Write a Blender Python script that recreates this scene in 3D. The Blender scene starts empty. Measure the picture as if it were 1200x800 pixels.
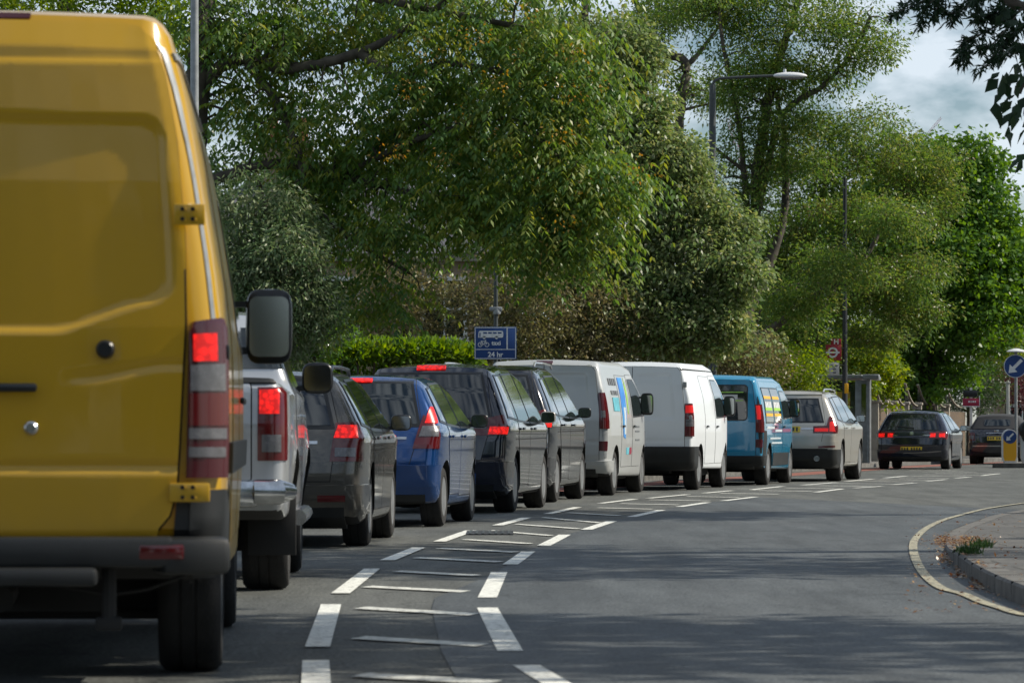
import bpy, bmesh, math, random
import numpy as np
from mathutils import Vector, Matrix
random.seed(7); rng = np.random.default_rng(7)
R = math.radians
S = bpy.context.scene
C = S.collection
# ------------------------------------------------------------------ camera, world, sun
F = 4800.0; CH = 0.97; HY = 503.0
cam = bpy.data.cameras.new('camera'); camo = bpy.data.objects.new('camera', cam); C.objects.link(camo)
cam.sensor_width = 36; cam.lens = F/1200*36; cam.shift_y = (HY-400)/1200
camo.location = (0, 0, CH); camo.rotation_euler = (R(90), 0, 0)
cam.clip_end = 4000; cam.clip_start = .1
cam.dof.use_dof = True; cam.dof.focus_distance = 52; cam.dof.aperture_fstop = 9
S.camera = camo
SUN_AZ, SUN_EL = 85, 40
w = bpy.data.worlds.new('World'); S.world = w; w.use_nodes = True
nt = w.node_tree; nt.nodes.clear()
def N(nt, t, **k):
    n = nt.nodes.new(t)
    for a, b in k.items():
        if a.startswith('i_'): n.inputs[a[2:].replace('_', ' ')].default_value = b
        else: setattr(n, a, b)
    return n
out = N(nt, 'ShaderNodeOutputWorld'); bg = N(nt, 'ShaderNodeBackground')
sky = N(nt, 'ShaderNodeTexSky', sky_type='NISHITA', sun_disc=False, sun_elevation=R(SUN_EL), sun_rotation=R(SUN_AZ))
sky.air_density = 1.0; sky.dust_density = .25; sky.ozone_density = 4
bg.inputs['Strength'].default_value = .068
tc = N(nt, 'ShaderNodeTexCoord')
mp = N(nt, 'ShaderNodeMapping'); mp.inputs['Scale'].default_value = (1, 1, 2.2)
no = N(nt, 'ShaderNodeTexNoise'); no.inputs['Scale'].default_value = 26; no.inputs['Detail'].default_value = 6; no.inputs['Roughness'].default_value = .55
cr = N(nt, 'ShaderNodeValToRGB'); cr.color_ramp.elements[0].position = .40; cr.color_ramp.elements[1].position = .60
mix = N(nt, 'ShaderNodeMixRGB'); mix.inputs['Color2'].default_value = (10.2, 11.3, 12.4, 1)
L = nt.links
L.new(tc.outputs['Generated'], mp.inputs['Vector']); L.new(mp.outputs[0], no.inputs['Vector']); L.new(no.outputs['Fac'], cr.inputs[0])
mm = N(nt, 'ShaderNodeMath', operation='MULTIPLY'); mm.inputs[1].default_value = .8; L.new(cr.outputs[0], mm.inputs[0])
hz_ = N(nt, 'ShaderNodeSeparateXYZ'); L.new(tc.outputs['Generated'], hz_.inputs[0])
L.new(mm.outputs[0], mix.inputs['Fac']); L.new(sky.outputs[0], mix.inputs['Color1']); L.new(mix.outputs[0], bg.inputs['Color']); L.new(bg.outputs[0], out.inputs['Surface'])
sl = bpy.data.lights.new('sun', 'SUN'); so = bpy.data.objects.new('sun', sl); C.objects.link(so)
sl.energy = 4.9; sl.angle = R(.5); sl.color = (1, .92, .79)
sdir = Vector((math.sin(R(SUN_AZ))*math.cos(R(SUN_EL)), math.cos(R(SUN_AZ))*math.cos(R(SUN_EL)), math.sin(R(SUN_EL))))
so.rotation_euler = sdir.to_track_quat('Z', 'Y').to_euler(); so.location = sdir*200
S.view_settings.view_transform = 'Standard'; S.view_settings.look = 'None'; S.view_settings.gamma = 1
S.view_settings.exposure = .30
S.render.engine = 'CYCLES'
S.cycles.max_bounces = 8; S.cycles.transparent_max_bounces = 8
# ------------------------------------------------------------------ basic helpers
def G(px, py, z=0):                       # ground point seen at a spot of the photograph
    D = F*(CH-z)/(py-HY); return Vector(((px-600)*D/F, D, z))
def P(px, py, D):                         # point at depth D
    return Vector(((px-600)*D/F, D, CH+(HY-py)*D/F))
def link(name, me, parent=None, mats=None, smooth=None):
    o = bpy.data.objects.new(name, me); C.objects.link(o)
    if mats:
        for m in (mats if isinstance(mats, (list, tuple)) else [mats]): me.materials.append(m)
    if parent: o.parent = parent
    if smooth is not None:
        me.shade_smooth(); me.set_sharp_from_angle(angle=R(smooth))
    return o
def bmo(name, bm, mat, parent=None, smooth=35):
    me = bpy.data.meshes.new(name); bm.to_mesh(me); bm.free()
    return link(name, me, parent, mat, smooth)
def tag(o, label=None, cat=None, group=None, kind=None):
    if label: o['label'] = label
    if cat: o['category'] = cat
    if group: o['group'] = group
    if kind: o['kind'] = kind
    return o
def thing(name, label, cat, loc=(0, 0, 0), rz=0, group=None):
    o = bpy.data.objects.new(name, None); C.objects.link(o); o.location = loc; o.rotation_euler = (0, 0, rz)
    o.empty_display_size = .2
    return tag(o, label, cat, group)
def box(bm, c, s, rot=None, bev=0):
    M = Matrix.Translation(c) @ (rot.to_4x4() if rot is not None else Matrix()) @ Matrix.Diagonal((s[0], s[1], s[2], 1))
    r = bmesh.ops.create_cube(bm, size=1, matrix=M)
    if bev:
        es = list({e for v in r['verts'] for e in v.link_edges})
        bmesh.ops.bevel(bm, geom=es, offset=bev, segments=2, affect='EDGES', profile=.5)
    return r
def tube(bm, pts, rad, seg=8, cap=True):
    pts = [Vector(p) for p in pts]; n = len(pts)
    if not isinstance(rad, (list, tuple)): rad = [rad]*n
    rings = []; up = None
    for i in range(n):
        d = (pts[min(i+1, n-1)]-pts[max(i-1, 0)]).normalized()
        if up is None: up = d.orthogonal().normalized()
        up = (up - d*up.dot(d)).normalized() if (up-d*up.dot(d)).length > 1e-4 else d.orthogonal().normalized()
        v = d.cross(up)
        rings.append([bm.verts.new(pts[i]+(up*math.cos(a)+v*math.sin(a))*rad[i]) for a in [2*math.pi*k/seg for k in range(seg)]])
    for i in range(n-1):
        for k in range(seg):
            bm.faces.new((rings[i][k], rings[i][(k+1) % seg], rings[i+1][(k+1) % seg], rings[i+1][k]))
    if cap: bm.faces.new(rings[0][::-1]); bm.faces.new(rings[-1])
def lathe(bm, prof, seg=24, axis='z', c=(0, 0, 0)):
    c = Vector(c); rings = []
    for r, h in prof:
        ring = []
        for k in range(seg):
            a = 2*math.pi*k/seg
            v = (r*math.cos(a), r*math.sin(a), h) if axis == 'z' else ((r*math.cos(a), h, r*math.sin(a)) if axis == 'y' else (h, r*math.cos(a), r*math.sin(a)))
            ring.append(bm.verts.new(c+Vector(v)))
        rings.append(ring)
    for i in range(len(rings)-1):
        for k in range(seg): bm.faces.new((rings[i][k], rings[i][(k+1) % seg], rings[i+1][(k+1) % seg], rings[i+1][k]))
    if prof[0][0] > 1e-4: bm.faces.new(rings[0])
    if prof[-1][0] > 1e-4: bm.faces.new(rings[-1])
    bmesh.ops.remove_doubles(bm, verts=bm.verts[:], dist=1e-5)
    bmesh.ops.recalc_face_normals(bm, faces=bm.faces[:])
def prism(bm, poly, h, M=Matrix()):       # polygon in local xy, extruded along +z by h
    a = [bm.verts.new(M @ Vector((x, y, 0))) for x, y in poly]; b = [bm.verts.new(M @ Vector((x, y, h))) for x, y in poly]
    n = len(poly); bm.faces.new(a[::-1]); bm.faces.new(b)
    for i in range(n): bm.faces.new((a[i], a[(i+1) % n], b[(i+1) % n], b[i]))
def B(): return bmesh.new()
def sst(a, b, x): t = min(1, max(0, (x-a)/(b-a))); return t*t*(3-2*t)
# ------------------------------------------------------------------ materials
def mat(name, col, rough=.6, metal=0, spec=.5, coat=0, emis=None, estr=0, bump=0, bscale=50, var=0, vscale=8, col2=None, trans=0):
    m = bpy.data.materials.new(name); m.use_nodes = True; t = m.node_tree; p = t.nodes['Principled BSDF']
    p.inputs['Base Color'].default_value = (*col, 1); p.inputs['Roughness'].default_value = rough; p.inputs['Metallic'].default_value = metal
    p.inputs['Specular IOR Level'].default_value = spec; p.inputs['Coat Weight'].default_value = coat; p.inputs['Coat Roughness'].default_value = .04
    if emis: p.inputs['Emission Color'].default_value = (*emis, 1); p.inputs['Emission Strength'].default_value = estr
    tcn = N(t, 'ShaderNodeTexCoord')
    if var or col2:
        n1 = N(t, 'ShaderNodeTexNoise'); n1.inputs['Scale'].default_value = vscale; n1.inputs['Detail'].default_value = 8; n1.inputs['Roughness'].default_value = .6
        t.links.new(tcn.outputs['Object'], n1.inputs['Vector'])
        c = N(t, 'ShaderNodeValToRGB'); c.color_ramp.elements[0].position = .35; c.color_ramp.elements[1].position = .65
        a = col; b = col2 or tuple(x*(1-var) for x in col)
        c.color_ramp.elements[0].color = (*b, 1); c.color_ramp.elements[1].color = (*a, 1)
        t.links.new(n1.outputs['Fac'], c.inputs[0]); t.links.new(c.outputs[0], p.inputs['Base Color'])
        if rough < .5:
            mr = N(t, 'ShaderNodeMapRange'); mr.inputs['To Min'].default_value = rough*.8; mr.inputs['To Max'].default_value = min(1, rough*1.8)
            t.links.new(n1.outputs['Fac'], mr.inputs[0]); t.links.new(mr.outputs[0], p.inputs['Roughness'])
    if bump:
        n2 = N(t, 'ShaderNodeTexNoise'); n2.inputs['Scale'].default_value = bscale; n2.inputs['Detail'].default_value = 5
        t.links.new(tcn.outputs['Object'], n2.inputs['Vector'])
        bp = N(t, 'ShaderNodeBump'); bp.inputs['Strength'].default_value = bump; bp.inputs['Distance'].default_value = .01
        t.links.new(n2.outputs['Fac'], bp.inputs['Height']); t.links.new(bp.outputs[0], p.inputs['Normal'])
    return m
def paint(name, col, metal=.0, rough=.28, coat=.9, dirt=.12):
    # car paint with a film of road dust, thicker low down on the body
    m = mat(name, col, rough=rough, metal=metal, coat=coat); t = m.node_tree; p = t.nodes['Principled BSDF']
    tcn = N(t, 'ShaderNodeTexCoord'); sx = N(t, 'ShaderNodeSeparateXYZ'); t.links.new(tcn.outputs['Object'], sx.inputs[0])
    mr = N(t, 'ShaderNodeMapRange'); mr.inputs['From Min'].default_value = 1.0; mr.inputs['From Max'].default_value = .2; mr.inputs['To Min'].default_value = dirt*.4; mr.inputs['To Max'].default_value = dirt*3.2
    t.links.new(sx.outputs['Z'], mr.inputs[0])
    n1 = N(t, 'ShaderNodeTexNoise'); n1.inputs['Scale'].default_value = 3.5; n1.inputs['Detail'].default_value = 9; n1.inputs['Roughness'].default_value = .7
    t.links.new(tcn.outputs['Object'], n1.inputs['Vector'])
    mu = N(t, 'ShaderNodeMath', operation='MULTIPLY'); t.links.new(mr.outputs[0], mu.inputs[0]); t.links.new(n1.outputs['Fac'], mu.inputs[1])
    mx = N(t, 'ShaderNodeMixRGB'); mx.inputs['Color1'].default_value = (*col, 1); mx.inputs['Color2'].default_value = (.11, .1, .085, 1)
    t.links.new(mu.outputs[0], mx.inputs['Fac']); t.links.new(mx.outputs[0], p.inputs['Base Color'])
    m2 = N(t, 'ShaderNodeMapRange'); m2.inputs['From Max'].default_value = .5; m2.inputs['To Min'].default_value = rough*.8; m2.inputs['To Max'].default_value = .7
    t.links.new(mu.outputs[0], m2.inputs[0]); t.links.new(m2.outputs[0], p.inputs['Roughness'])
    m3 = N(t, 'ShaderNodeMapRange'); m3.inputs['From Max'].default_value = .5; m3.inputs['To Min'].default_value = coat; m3.inputs['To Max'].default_value = coat*.2
    t.links.new(mu.outputs[0], m3.inputs[0]); t.links.new(m3.outputs[0], p.inputs['Coat Weight'])
    return m
M = {}
M['yellow'] = paint('yellow paint', (.47, .27, .003), rough=.34, coat=.4, dirt=.11)
M['silver'] = paint('silver paint', (.46, .48, .5), metal=.55, rough=.36)
M['grey_metal'] = paint('grey brown paint', (.085, .078, .066), metal=.5, rough=.3, dirt=.05)
M['blue'] = paint('blue metallic paint', (.001, .045, .18), metal=.4, rough=.2, dirt=.04)
M['black'] = paint('black paint', (.006, .007, .011), rough=.10, dirt=.012)
M['navy'] = paint('near black blue paint', (.006, .009, .02), rough=.10, dirt=.014)
M['van_silver'] = paint('silver van paint', (.50, .52, .52), metal=.35, rough=.4, coat=.5, dirt=.15)
M['white'] = paint('white van paint', (.70, .74, .77), rough=.42, coat=.4, dirt=.09)
M['sky_blue'] = paint('mid blue van paint', (.006, .20, .36), rough=.26, dirt=.04)
M['beige'] = paint('champagne paint', (.42, .40, .35), metal=.5, rough=.36)
M['plastic'] = mat('black bumper plastic', (.011, .013, .014), rough=.5, var=.4, vscale=6, bump=.1, bscale=200)
M['plastic_s'] = mat('smooth black plastic', (.010, .011, .012), rough=.3)
M['under'] = mat('underside', (.012, .012, .012), rough=.8)
M['seam'] = mat('door gap', (.006, .006, .006), rough=.8)
M['glass'] = mat('tinted glass', (.008, .012, .013), rough=.04, spec=.8, coat=.6)
M['glass_g'] = mat('side glass', (.035, .05, .055), rough=.05, spec=1, coat=1)
M['mirror'] = mat('mirror glass', (.30, .33, .34), rough=.06, metal=1)
M['chrome'] = mat('chrome', (.6, .62, .64), rough=.14, metal=1, var=.3, vscale=12)
M['alloy'] = mat('alloy wheel', (.36, .37, .38), rough=.32, metal=.7, var=.4, vscale=9)
M['tyre'] = mat('tyre rubber', (.016, .0155, .015), rough=.85, var=.4, vscale=14, bump=.4, bscale=60)
M['red_lens'] = mat('red lens', (.085, .003, .005), rough=.16, coat=.7)
M['dark_lens'] = mat('dark red lens', (.055, .004, .009), rough=.18, coat=.7)
M['clear_lens'] = mat('clear lens', (.13, .13, .14), rough=.2, coat=.6, var=.35, vscale=25)
M['red_lit'] = mat('lit brake lamp', (.35, .008, .008), rough=.3, emis=(1, .012, .006), estr=.95)
def cellemit(m, lo, hi, sc):
    t = m.node_tree; p = t.nodes['Principled BSDF']; tcn = N(t, 'ShaderNodeTexCoord'); v = N(t, 'ShaderNodeTexVoronoi'); v.inputs['Scale'].default_value = sc
    t.links.new(tcn.outputs['Object'], v.inputs['Vector']); mr = N(t, 'ShaderNodeMapRange'); mr.inputs['From Max'].default_value = .7; mr.inputs['To Min'].default_value = hi; mr.inputs['To Max'].default_value = lo
    t.links.new(v.outputs['Distance'], mr.inputs[0]); t.links.new(mr.outputs[0], p.inputs['Emission Strength'])
cellemit(M['red_lit'], .3, 1.15, 32)
M['red_glow'] = mat('faintly lit tail lamp', (.4, .01, .01), rough=.3, emis=(1, .02, .015), estr=.3)
M['orange'] = mat('amber lens', (.55, .16, .02), rough=.2, coat=.6)
M['plate'] = mat('yellow number plate', (.62, .44, .03), rough=.4)
M['plate_ink'] = mat('plate lettering', (.03, .03, .03), rough=.5)
M['steel'] = mat('galvanised steel', (.30, .32, .33), rough=.5, metal=.4, var=.3, vscale=8)
M['pole_dark'] = mat('dark painted pole', (.05, .06, .06), rough=.5, var=.3, vscale=6)
M['pole_black'] = mat('black pole', (.015, .016, .018), rough=.4)
M['lamp_white'] = mat('lamp housing', (.60, .62, .63), rough=.4)
M['sign_blue'] = mat('blue sign face', (.008, .05, .20), rough=.35, var=.15, vscale=5)
M['sign_white'] = mat('white sign ink', (.72, .74, .75), rough=.4, var=.15, vscale=20)
M['sign_red'] = mat('red sign face', (.28, .012, .025), rough=.4)
M['maroon'] = mat('maroon sign', (.26, .01, .04), rough=.5)
M['bollard_y'] = mat('yellow bollard', (.78, .40, .01), rough=.4)
M['grey_sign'] = mat('grey sign back', (.45, .46, .45), rough=.5)
M['brick'] = None
M['crane'] = mat('red crane steel', (.55, .09, .11), rough=.6)
M['bark'] = mat('bark', (.085, .066, .05), rough=.9, col2=(.032, .026, .021), vscale=6, bump=.8, bscale=18)
M['bark_d'] = mat('dark bark', (.10, .085, .065), rough=.9, col2=(.04, .034, .027), vscale=5, bump=.8, bscale=18)
M['stone'] = mat('pale stone', (.33, .30, .25), rough=.8, var=.3, vscale=4, bump=.3)
M['slate'] = mat('slate roof', (.10, .10, .11), rough=.6, var=.4, vscale=4, bump=.4, bscale=12)
M['terracotta'] = mat('terracotta pot', (.42, .17, .09), rough=.8, var=.3)
M['soil'] = mat('grass and soil', (.05, .065, .025), rough=1, col2=(.03, .028, .015), vscale=1.2, bump=1, bscale=30)
M['iron'] = mat('black iron', (.02, .02, .02), rough=.5)
M['wood_w'] = mat('white painted timber', (.62, .62, .58), rough=.5, var=.15)
def leafmat(name, a, b, c, trans=.35, rough=.38, spec=.6, back=None):
    m = bpy.data.materials.new(name); m.use_nodes = True; t = m.node_tree; p = t.nodes['Principled BSDF']; o = t.nodes['Material Output']
    at = N(t, 'ShaderNodeAttribute', attribute_name='rnd'); cr = N(t, 'ShaderNodeValToRGB')
    e = cr.color_ramp.elements; e[0].color = (*a, 1); e[1].color = (*c, 1); e.new(.55).color = (*b, 1)
    t.links.new(at.outputs['Fac'], cr.inputs[0])
    p.inputs['Roughness'].default_value = rough; p.inputs['Specular IOR Level'].default_value = spec
    col = cr.outputs[0]
    if back:
        ge = N(t, 'ShaderNodeNewGeometry'); mb = N(t, 'ShaderNodeMixRGB'); mb.inputs['Color2'].default_value = (*back, 1)
        t.links.new(ge.outputs['Backfacing'], mb.inputs['Fac']); t.links.new(col, mb.inputs['Color1']); col = mb.outputs[0]
    t.links.new(col, p.inputs['Base Color'])
    tr = N(t, 'ShaderNodeBsdfTranslucent'); hs = N(t, 'ShaderNodeHueSaturation'); hs.inputs['Hue'].default_value = .475; hs.inputs['Saturation'].default_value = 1.15; hs.inputs['Value'].default_value = 1.7
    t.links.new(cr.outputs[0], hs.inputs['Color']); t.links.new(hs.outputs[0], tr.inputs['Color'])
    mx = N(t, 'ShaderNodeMixShader'); mx.inputs[0].default_value = trans
    t.links.new(p.outputs[0], mx.inputs[1]); t.links.new(tr.outputs[0], mx.inputs[2]); t.links.new(mx.outputs[0], o.inputs['Surface'])
    return m
LM = {
 'ail': leafmat('pinnate leaves', (.045, .12, .035), (.105, .19, .036), (.26, .27, .05), trans=.42, rough=.42, spec=.4),
 'silver': leafmat('silvery leaves', (.08, .15, .042), (.16, .23, .075), (.30, .31, .12), trans=.38, rough=.42, spec=.35, back=(.21, .24, .13)),
 'grey': leafmat('grey green leaves', (.07, .14, .05), (.13, .20, .085), (.22, .25, .13), trans=.34, rough=.42, spec=.35, back=(.2, .24, .14)),
 'feather': leafmat('feathery leaves', (.055, .13, .028), (.105, .185, .038), (.18, .20, .055), trans=.46, spec=.3),
 'pods': leafmat('brown seed pods', (.12, .07, .03), (.18, .12, .045), (.22, .17, .06), trans=.3),
 'maple': leafmat('bright maple leaves', (.045, .115, .018), (.085, .18, .028), (.14, .25, .04), trans=.42, rough=.4, spec=.3),
 'hedge': leafmat('laurel leaves', (.06, .15, .012), (.12, .22, .02), (.20, .29, .035), trans=.38, rough=.28, spec=.7),
 'olive': leafmat('brown olive leaves', (.095, .11, .035), (.15, .15, .055), (.21, .17, .08), trans=.34, rough=.4, spec=.35, back=(.2, .18, .11)),
 'lime': leafmat('yellow green leaves', (.08, .15, .012), (.15, .24, .02), (.24, .28, .03), trans=.45, spec=.3),
 'dark': leafmat('dark leaves', (.020, .05, .014), (.036, .08, .02), (.07, .115, .028), trans=.34, rough=.4, spec=.35),
 'seed': leafmat('yellow orange seed bunches', (.20, .16, .03), (.36, .24, .05), (.42, .25, .06), trans=.4),
 'maroon': leafmat('maroon leaves', (.05, .012, .012), (.08, .02, .02), (.10, .04, .03), trans=.3),
 'deep': leafmat('deep green leaves', (.012, .032, .014), (.018, .045, .018), (.028, .06, .024), trans=.25, rough=.45, spec=.3),  # darkest green of the leaf materials
}
# ------------------------------------------------------------------ ground, road, pavements
def asphalt(name, c1, c2, agg, rough, bump, patchy):
    m = bpy.data.materials.new(name); m.use_nodes = True; t = m.node_tree; p = t.nodes['Principled BSDF']
    g = N(t, 'ShaderNodeNewGeometry')
    big = N(t, 'ShaderNodeTexNoise'); big.inputs['Scale'].default_value = patchy; big.inputs['Detail'].default_value = 7; big.inputs['Roughness'].default_value = .65
    st = N(t, 'ShaderNodeMapping'); st.inputs['Scale'].default_value = (1, .35, 1); st.inputs['Rotation'].default_value = (0, 0, R(-12))
    t.links.new(g.outputs['Position'], st.inputs[0]); t.links.new(st.outputs[0], big.inputs['Vector'])
    fine = N(t, 'ShaderNodeTexVoronoi'); fine.inputs['Scale'].default_value = agg; t.links.new(g.outputs['Position'], fine.inputs['Vector'])
    fn = N(t, 'ShaderNodeTexNoise'); fn.inputs['Scale'].default_value = agg*.7; fn.inputs['Detail'].default_value = 4; t.links.new(g.outputs['Position'], fn.inputs['Vector'])
    cr = N(t, 'ShaderNodeValToRGB'); cr.color_ramp.elements[0].position = .32; cr.color_ramp.elements[1].position = .68
    cr.color_ramp.elements[0].color = (*c1, 1); cr.color_ramp.elements[1].color = (*c2, 1); t.links.new(big.outputs['Fac'], cr.inputs[0])
    mr = N(t, 'ShaderNodeMapRange'); mr.inputs['From Min'].default_value = .25; mr.inputs['From Max'].default_value = .75; mr.inputs['To Min'].default_value = .2; mr.inputs['To Max'].default_value = 2.0
    t.links.new(fn.outputs['Fac'], mr.inputs[0])
    mx = N(t, 'ShaderNodeMixRGB', blend_type='MULTIPLY'); mx.inputs['Fac'].default_value = 1; t.links.new(cr.outputs[0], mx.inputs['Color1']); t.links.new(mr.outputs[0], mx.inputs['Color2'])
    # hairline cracks
    vc = N(t, 'ShaderNodeTexVoronoi', feature='DISTANCE_TO_EDGE'); vc.inputs['Scale'].default_value = .45
    wn = N(t, 'ShaderNodeTexNoise'); wn.inputs['Scale'].default_value = 1.3; wn.inputs['Detail'].default_value = 6; t.links.new(g.outputs['Position'], wn.inputs['Vector'])
    ad = N(t, 'ShaderNodeMixRGB', blend_type='ADD'); ad.inputs['Fac'].default_value = 1; t.links.new(g.outputs['Position'], ad.inputs['Color1']); t.links.new(wn.outputs['Color'], ad.inputs['Color2'])
    t.links.new(ad.outputs[0], vc.inputs['Vector'])
    ck = N(t, 'ShaderNodeMapRange'); ck.inputs['From Max'].default_value = .012; ck.inputs['To Min'].default_value = .55; t.links.new(vc.outputs['Distance'], ck.inputs[0])
    m2 = N(t, 'ShaderNodeMixRGB', blend_type='MULTIPLY'); m2.inputs['Fac'].default_value = .8; t.links.new(mx.outputs[0], m2.inputs['Color1']); t.links.new(ck.outputs[0], m2.inputs['Color2'])
    s3 = N(t, 'ShaderNodeTexNoise'); s3.inputs['Scale'].default_value = 1.0; s3.inputs['Detail'].default_value = 9; s3.inputs['Roughness'].default_value = .7
    sm = N(t, 'ShaderNodeMapping'); sm.inputs['Scale'].default_value = (2.2, .22, 1); sm.inputs['Rotation'].default_value = (0, 0, R(8)); t.links.new(g.outputs['Position'], sm.inputs[0]); t.links.new(sm.outputs[0], s3.inputs['Vector'])
    sr = N(t, 'ShaderNodeMapRange'); sr.inputs['From Min'].default_value = .35; sr.inputs['From Max'].default_value = .65; sr.inputs['To Min'].default_value = .66; sr.inputs['To Max'].default_value = 1.2; t.links.new(s3.outputs['Fac'], sr.inputs[0])
    m4 = N(t, 'ShaderNodeMixRGB', blend_type='MULTIPLY'); m4.inputs['Fac'].default_value = 1; t.links.new(m2.outputs[0], m4.inputs['Color1']); t.links.new(sr.outputs[0], m4.inputs['Color2'])
    t.links.new(m4.outputs[0], p.inputs['Base Color']); p.inputs['Roughness'].default_value = rough; p.inputs['Specular IOR Level'].default_value = .35
    bp = N(t, 'ShaderNodeBump'); bp.inputs['Strength'].default_value = bump; bp.inputs['Distance'].default_value = .012
    t.links.new(fn.outputs['Fac'], bp.inputs['Height']); t.links.new(bp.outputs[0], p.inputs['Normal'])
    return m
M['asphalt'] = asphalt('worn asphalt', (.064, .069, .066), (.102, .107, .100), 62, .8, 1.0, .7)
M['asphalt2'] = asphalt('resurfaced asphalt', (.050, .058, .062), (.078, .086, .089), 75, .66, .6, .45)
def paintmark(name, col, wear):
    m = bpy.data.materials.new(name); m.use_nodes = True; t = m.node_tree; p = t.nodes['Principled BSDF']
    g = N(t, 'ShaderNodeNewGeometry'); n = N(t, 'ShaderNodeTexNoise'); n.inputs['Scale'].default_value = 22; n.inputs['Detail'].default_value = 8; n.inputs['Roughness'].default_value = .75
    t.links.new(g.outputs['Position'], n.inputs['Vector'])
    cr = N(t, 'ShaderNodeValToRGB'); cr.color_ramp.elements[0].position = wear; cr.color_ramp.elements[1].position = wear+.13
    cr.color_ramp.elements[0].color = (.08, .08, .078, 1); cr.color_ramp.elements[1].color = (*col, 1); t.links.new(n.outputs['Fac'], cr.inputs[0])
    t.links.new(cr.outputs[0], p.inputs['Base Color']); p.inputs['Roughness'].default_value = .7
    return m
M['mark'] = paintmark('white road paint', (.70, .71, .66), .36)
M['mark_thin'] = paintmark('worn white road paint', (.62, .63, .58), .38)
M['mark_y'] = paintmark('cream yellow road paint', (.42, .39, .27), .42)
M['slab'] = None
def slabmat():
    m = bpy.data.materials.new('paving slabs'); m.use_nodes = True; t = m.node_tree; p = t.nodes['Principled BSDF']
    g = N(t, 'ShaderNodeNewGeometry'); b = N(t, 'ShaderNodeTexBrick'); b.inputs['Scale'].default_value = 1; b.inputs['Brick Width'].default_value = .9; b.inputs['Row Height'].default_value = .6; b.inputs['Mortar Size'].default_value = .012
    b.inputs['Color1'].default_value = (.105, .102, .095, 1); b.inputs['Color2'].default_value = (.075, .075, .072, 1); b.inputs['Mortar'].default_value = (.03, .03, .025, 1)
    t.links.new(g.outputs['Position'], b.inputs['Vector'])
    n = N(t, 'ShaderNodeTexNoise'); n.inputs['Scale'].default_value = 9; n.inputs['Detail'].default_value = 8; t.links.new(g.outputs['Position'], n.inputs['Vector'])
    mr = N(t, 'ShaderNodeMapRange'); mr.inputs['To Min'].default_value = .4; mr.inputs['To Max'].default_value = 1.5; t.links.new(n.outputs['Fac'], mr.inputs[0])
    mx = N(t, 'ShaderNodeMixRGB', blend_type='MULTIPLY'); mx.inputs['Fac'].default_value = 1; t.links.new(b.outputs['Color'], mx.inputs['Color1']); t.links.new(mr.outputs[0], mx.inputs['Color2'])
    t.links.new(mx.outputs[0], p.inputs['Base Color']); p.inputs['Roughness'].default_value = .85
    bp = N(t, 'ShaderNodeBump'); bp.inputs['Strength'].default_value = .7; bp.inputs['Distance'].default_value = .015; t.links.new(b.outputs['Fac'], bp.inputs['Height']); bp.invert = True; t.links.new(bp.outputs[0], p.inputs['Normal'])
    return m
M['slab'] = slabmat()
M['kerb'] = mat('granite kerb', (.15, .145, .135), rough=.85, col2=(.07, .068, .062), vscale=5, bump=.5, bscale=40)
M['redstrip'] = mat('red surfacing', (.24, .085, .06), rough=.9, var=.3, vscale=3)
def sheet(name, pts, z, m, kind='structure'):
    bm = B(); vs = [bm.verts.new((p[0], p[1], z)) for p in pts]; bm.faces.new(vs); bmesh.ops.triangulate(bm, faces=bm.faces[:])
    bmesh.ops.recalc_face_normals(bm, faces=bm.faces[:])
    for f in bm.faces:
        if f.normal.z < 0: f.normal_flip()
    o = bmo(name, bm, m, smooth=None); o['kind'] = kind; return o
def offset_line(pts, d):                  # pts (X,Y); + = to the right when walking forward
    out = []
    for i in range(len(pts)):
        a = pts[max(i-1, 0)]; b = pts[min(i+1, len(pts)-1)]; v = Vector((b[0]-a[0], b[1]-a[1])).normalized()
        out.append((pts[i][0]+v.y*d, pts[i][1]-v.x*d))
    return out
def ribbon(bm, pts, wd, z):
    a = offset_line(pts, -wd/2); b = offset_line(pts, wd/2)
    va = [bm.verts.new((*p, z)) for p in a]; vb = [bm.verts.new((*p, z)) for p in b]
    for i in range(len(pts)-1): bm.faces.new((va[i], vb[i], vb[i+1], va[i+1]))
def smoothline(pts, n=6):                  # catmull-rom
    o = []; q = [Vector(p) for p in pts]; q = [q[0]*2-q[1]]+q+[q[-1]*2-q[-2]]
    for i in range(1, len(q)-2):
        for k in range(n):
            t = k/n
            o.append(tuple(.5*((2*q[i])+(-q[i-1]+q[i+1])*t+(2*q[i-1]-5*q[i]+4*q[i+1]-q[i+2])*t*t+(-q[i-1]+3*q[i]-3*q[i+1]+q[i+2])*t**3)))
    o.append(tuple(q[-2])); return o
LK = smoothline([(-4.2, -4), (-4.3, 8), (-4.4, 16), (-4.5, 25), (-4.3, 35), (-3.5, 45), (-2.1, 55), (-.3, 65), (2.0, 75), (4.4, 85), (6.7, 95), (9.1, 105), (11.9, 115), (16.5, 128), (26, 148), (44, 175)])
RKp = [(1260, 735), (1200, 710), (1160, 692), (1130, 673), (1113, 655), (1107, 634), (1118, 622), (1144, 612), (1170, 604)]
RK = [(3.0, -4), (2.9, 8), (2.85, 17)]+[tuple(G(*p)[:2]) for p in RKp]+[(6.75, 51), (9.6, 58), (14, 64), (24, 70), (60, 80)]
RK = smoothline(RK)
sheet('ground', [(-900, -60), (900, -60), (900, 1800), (-900, 1800)], -.05, M['soil'])
far = [(60, 230), (80, 200)]
sheet('road', [(-4.2, -4)]+LK[1:]+[(120, 215), (120, 60), (60, -4)], 0, M['asphalt'])
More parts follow.
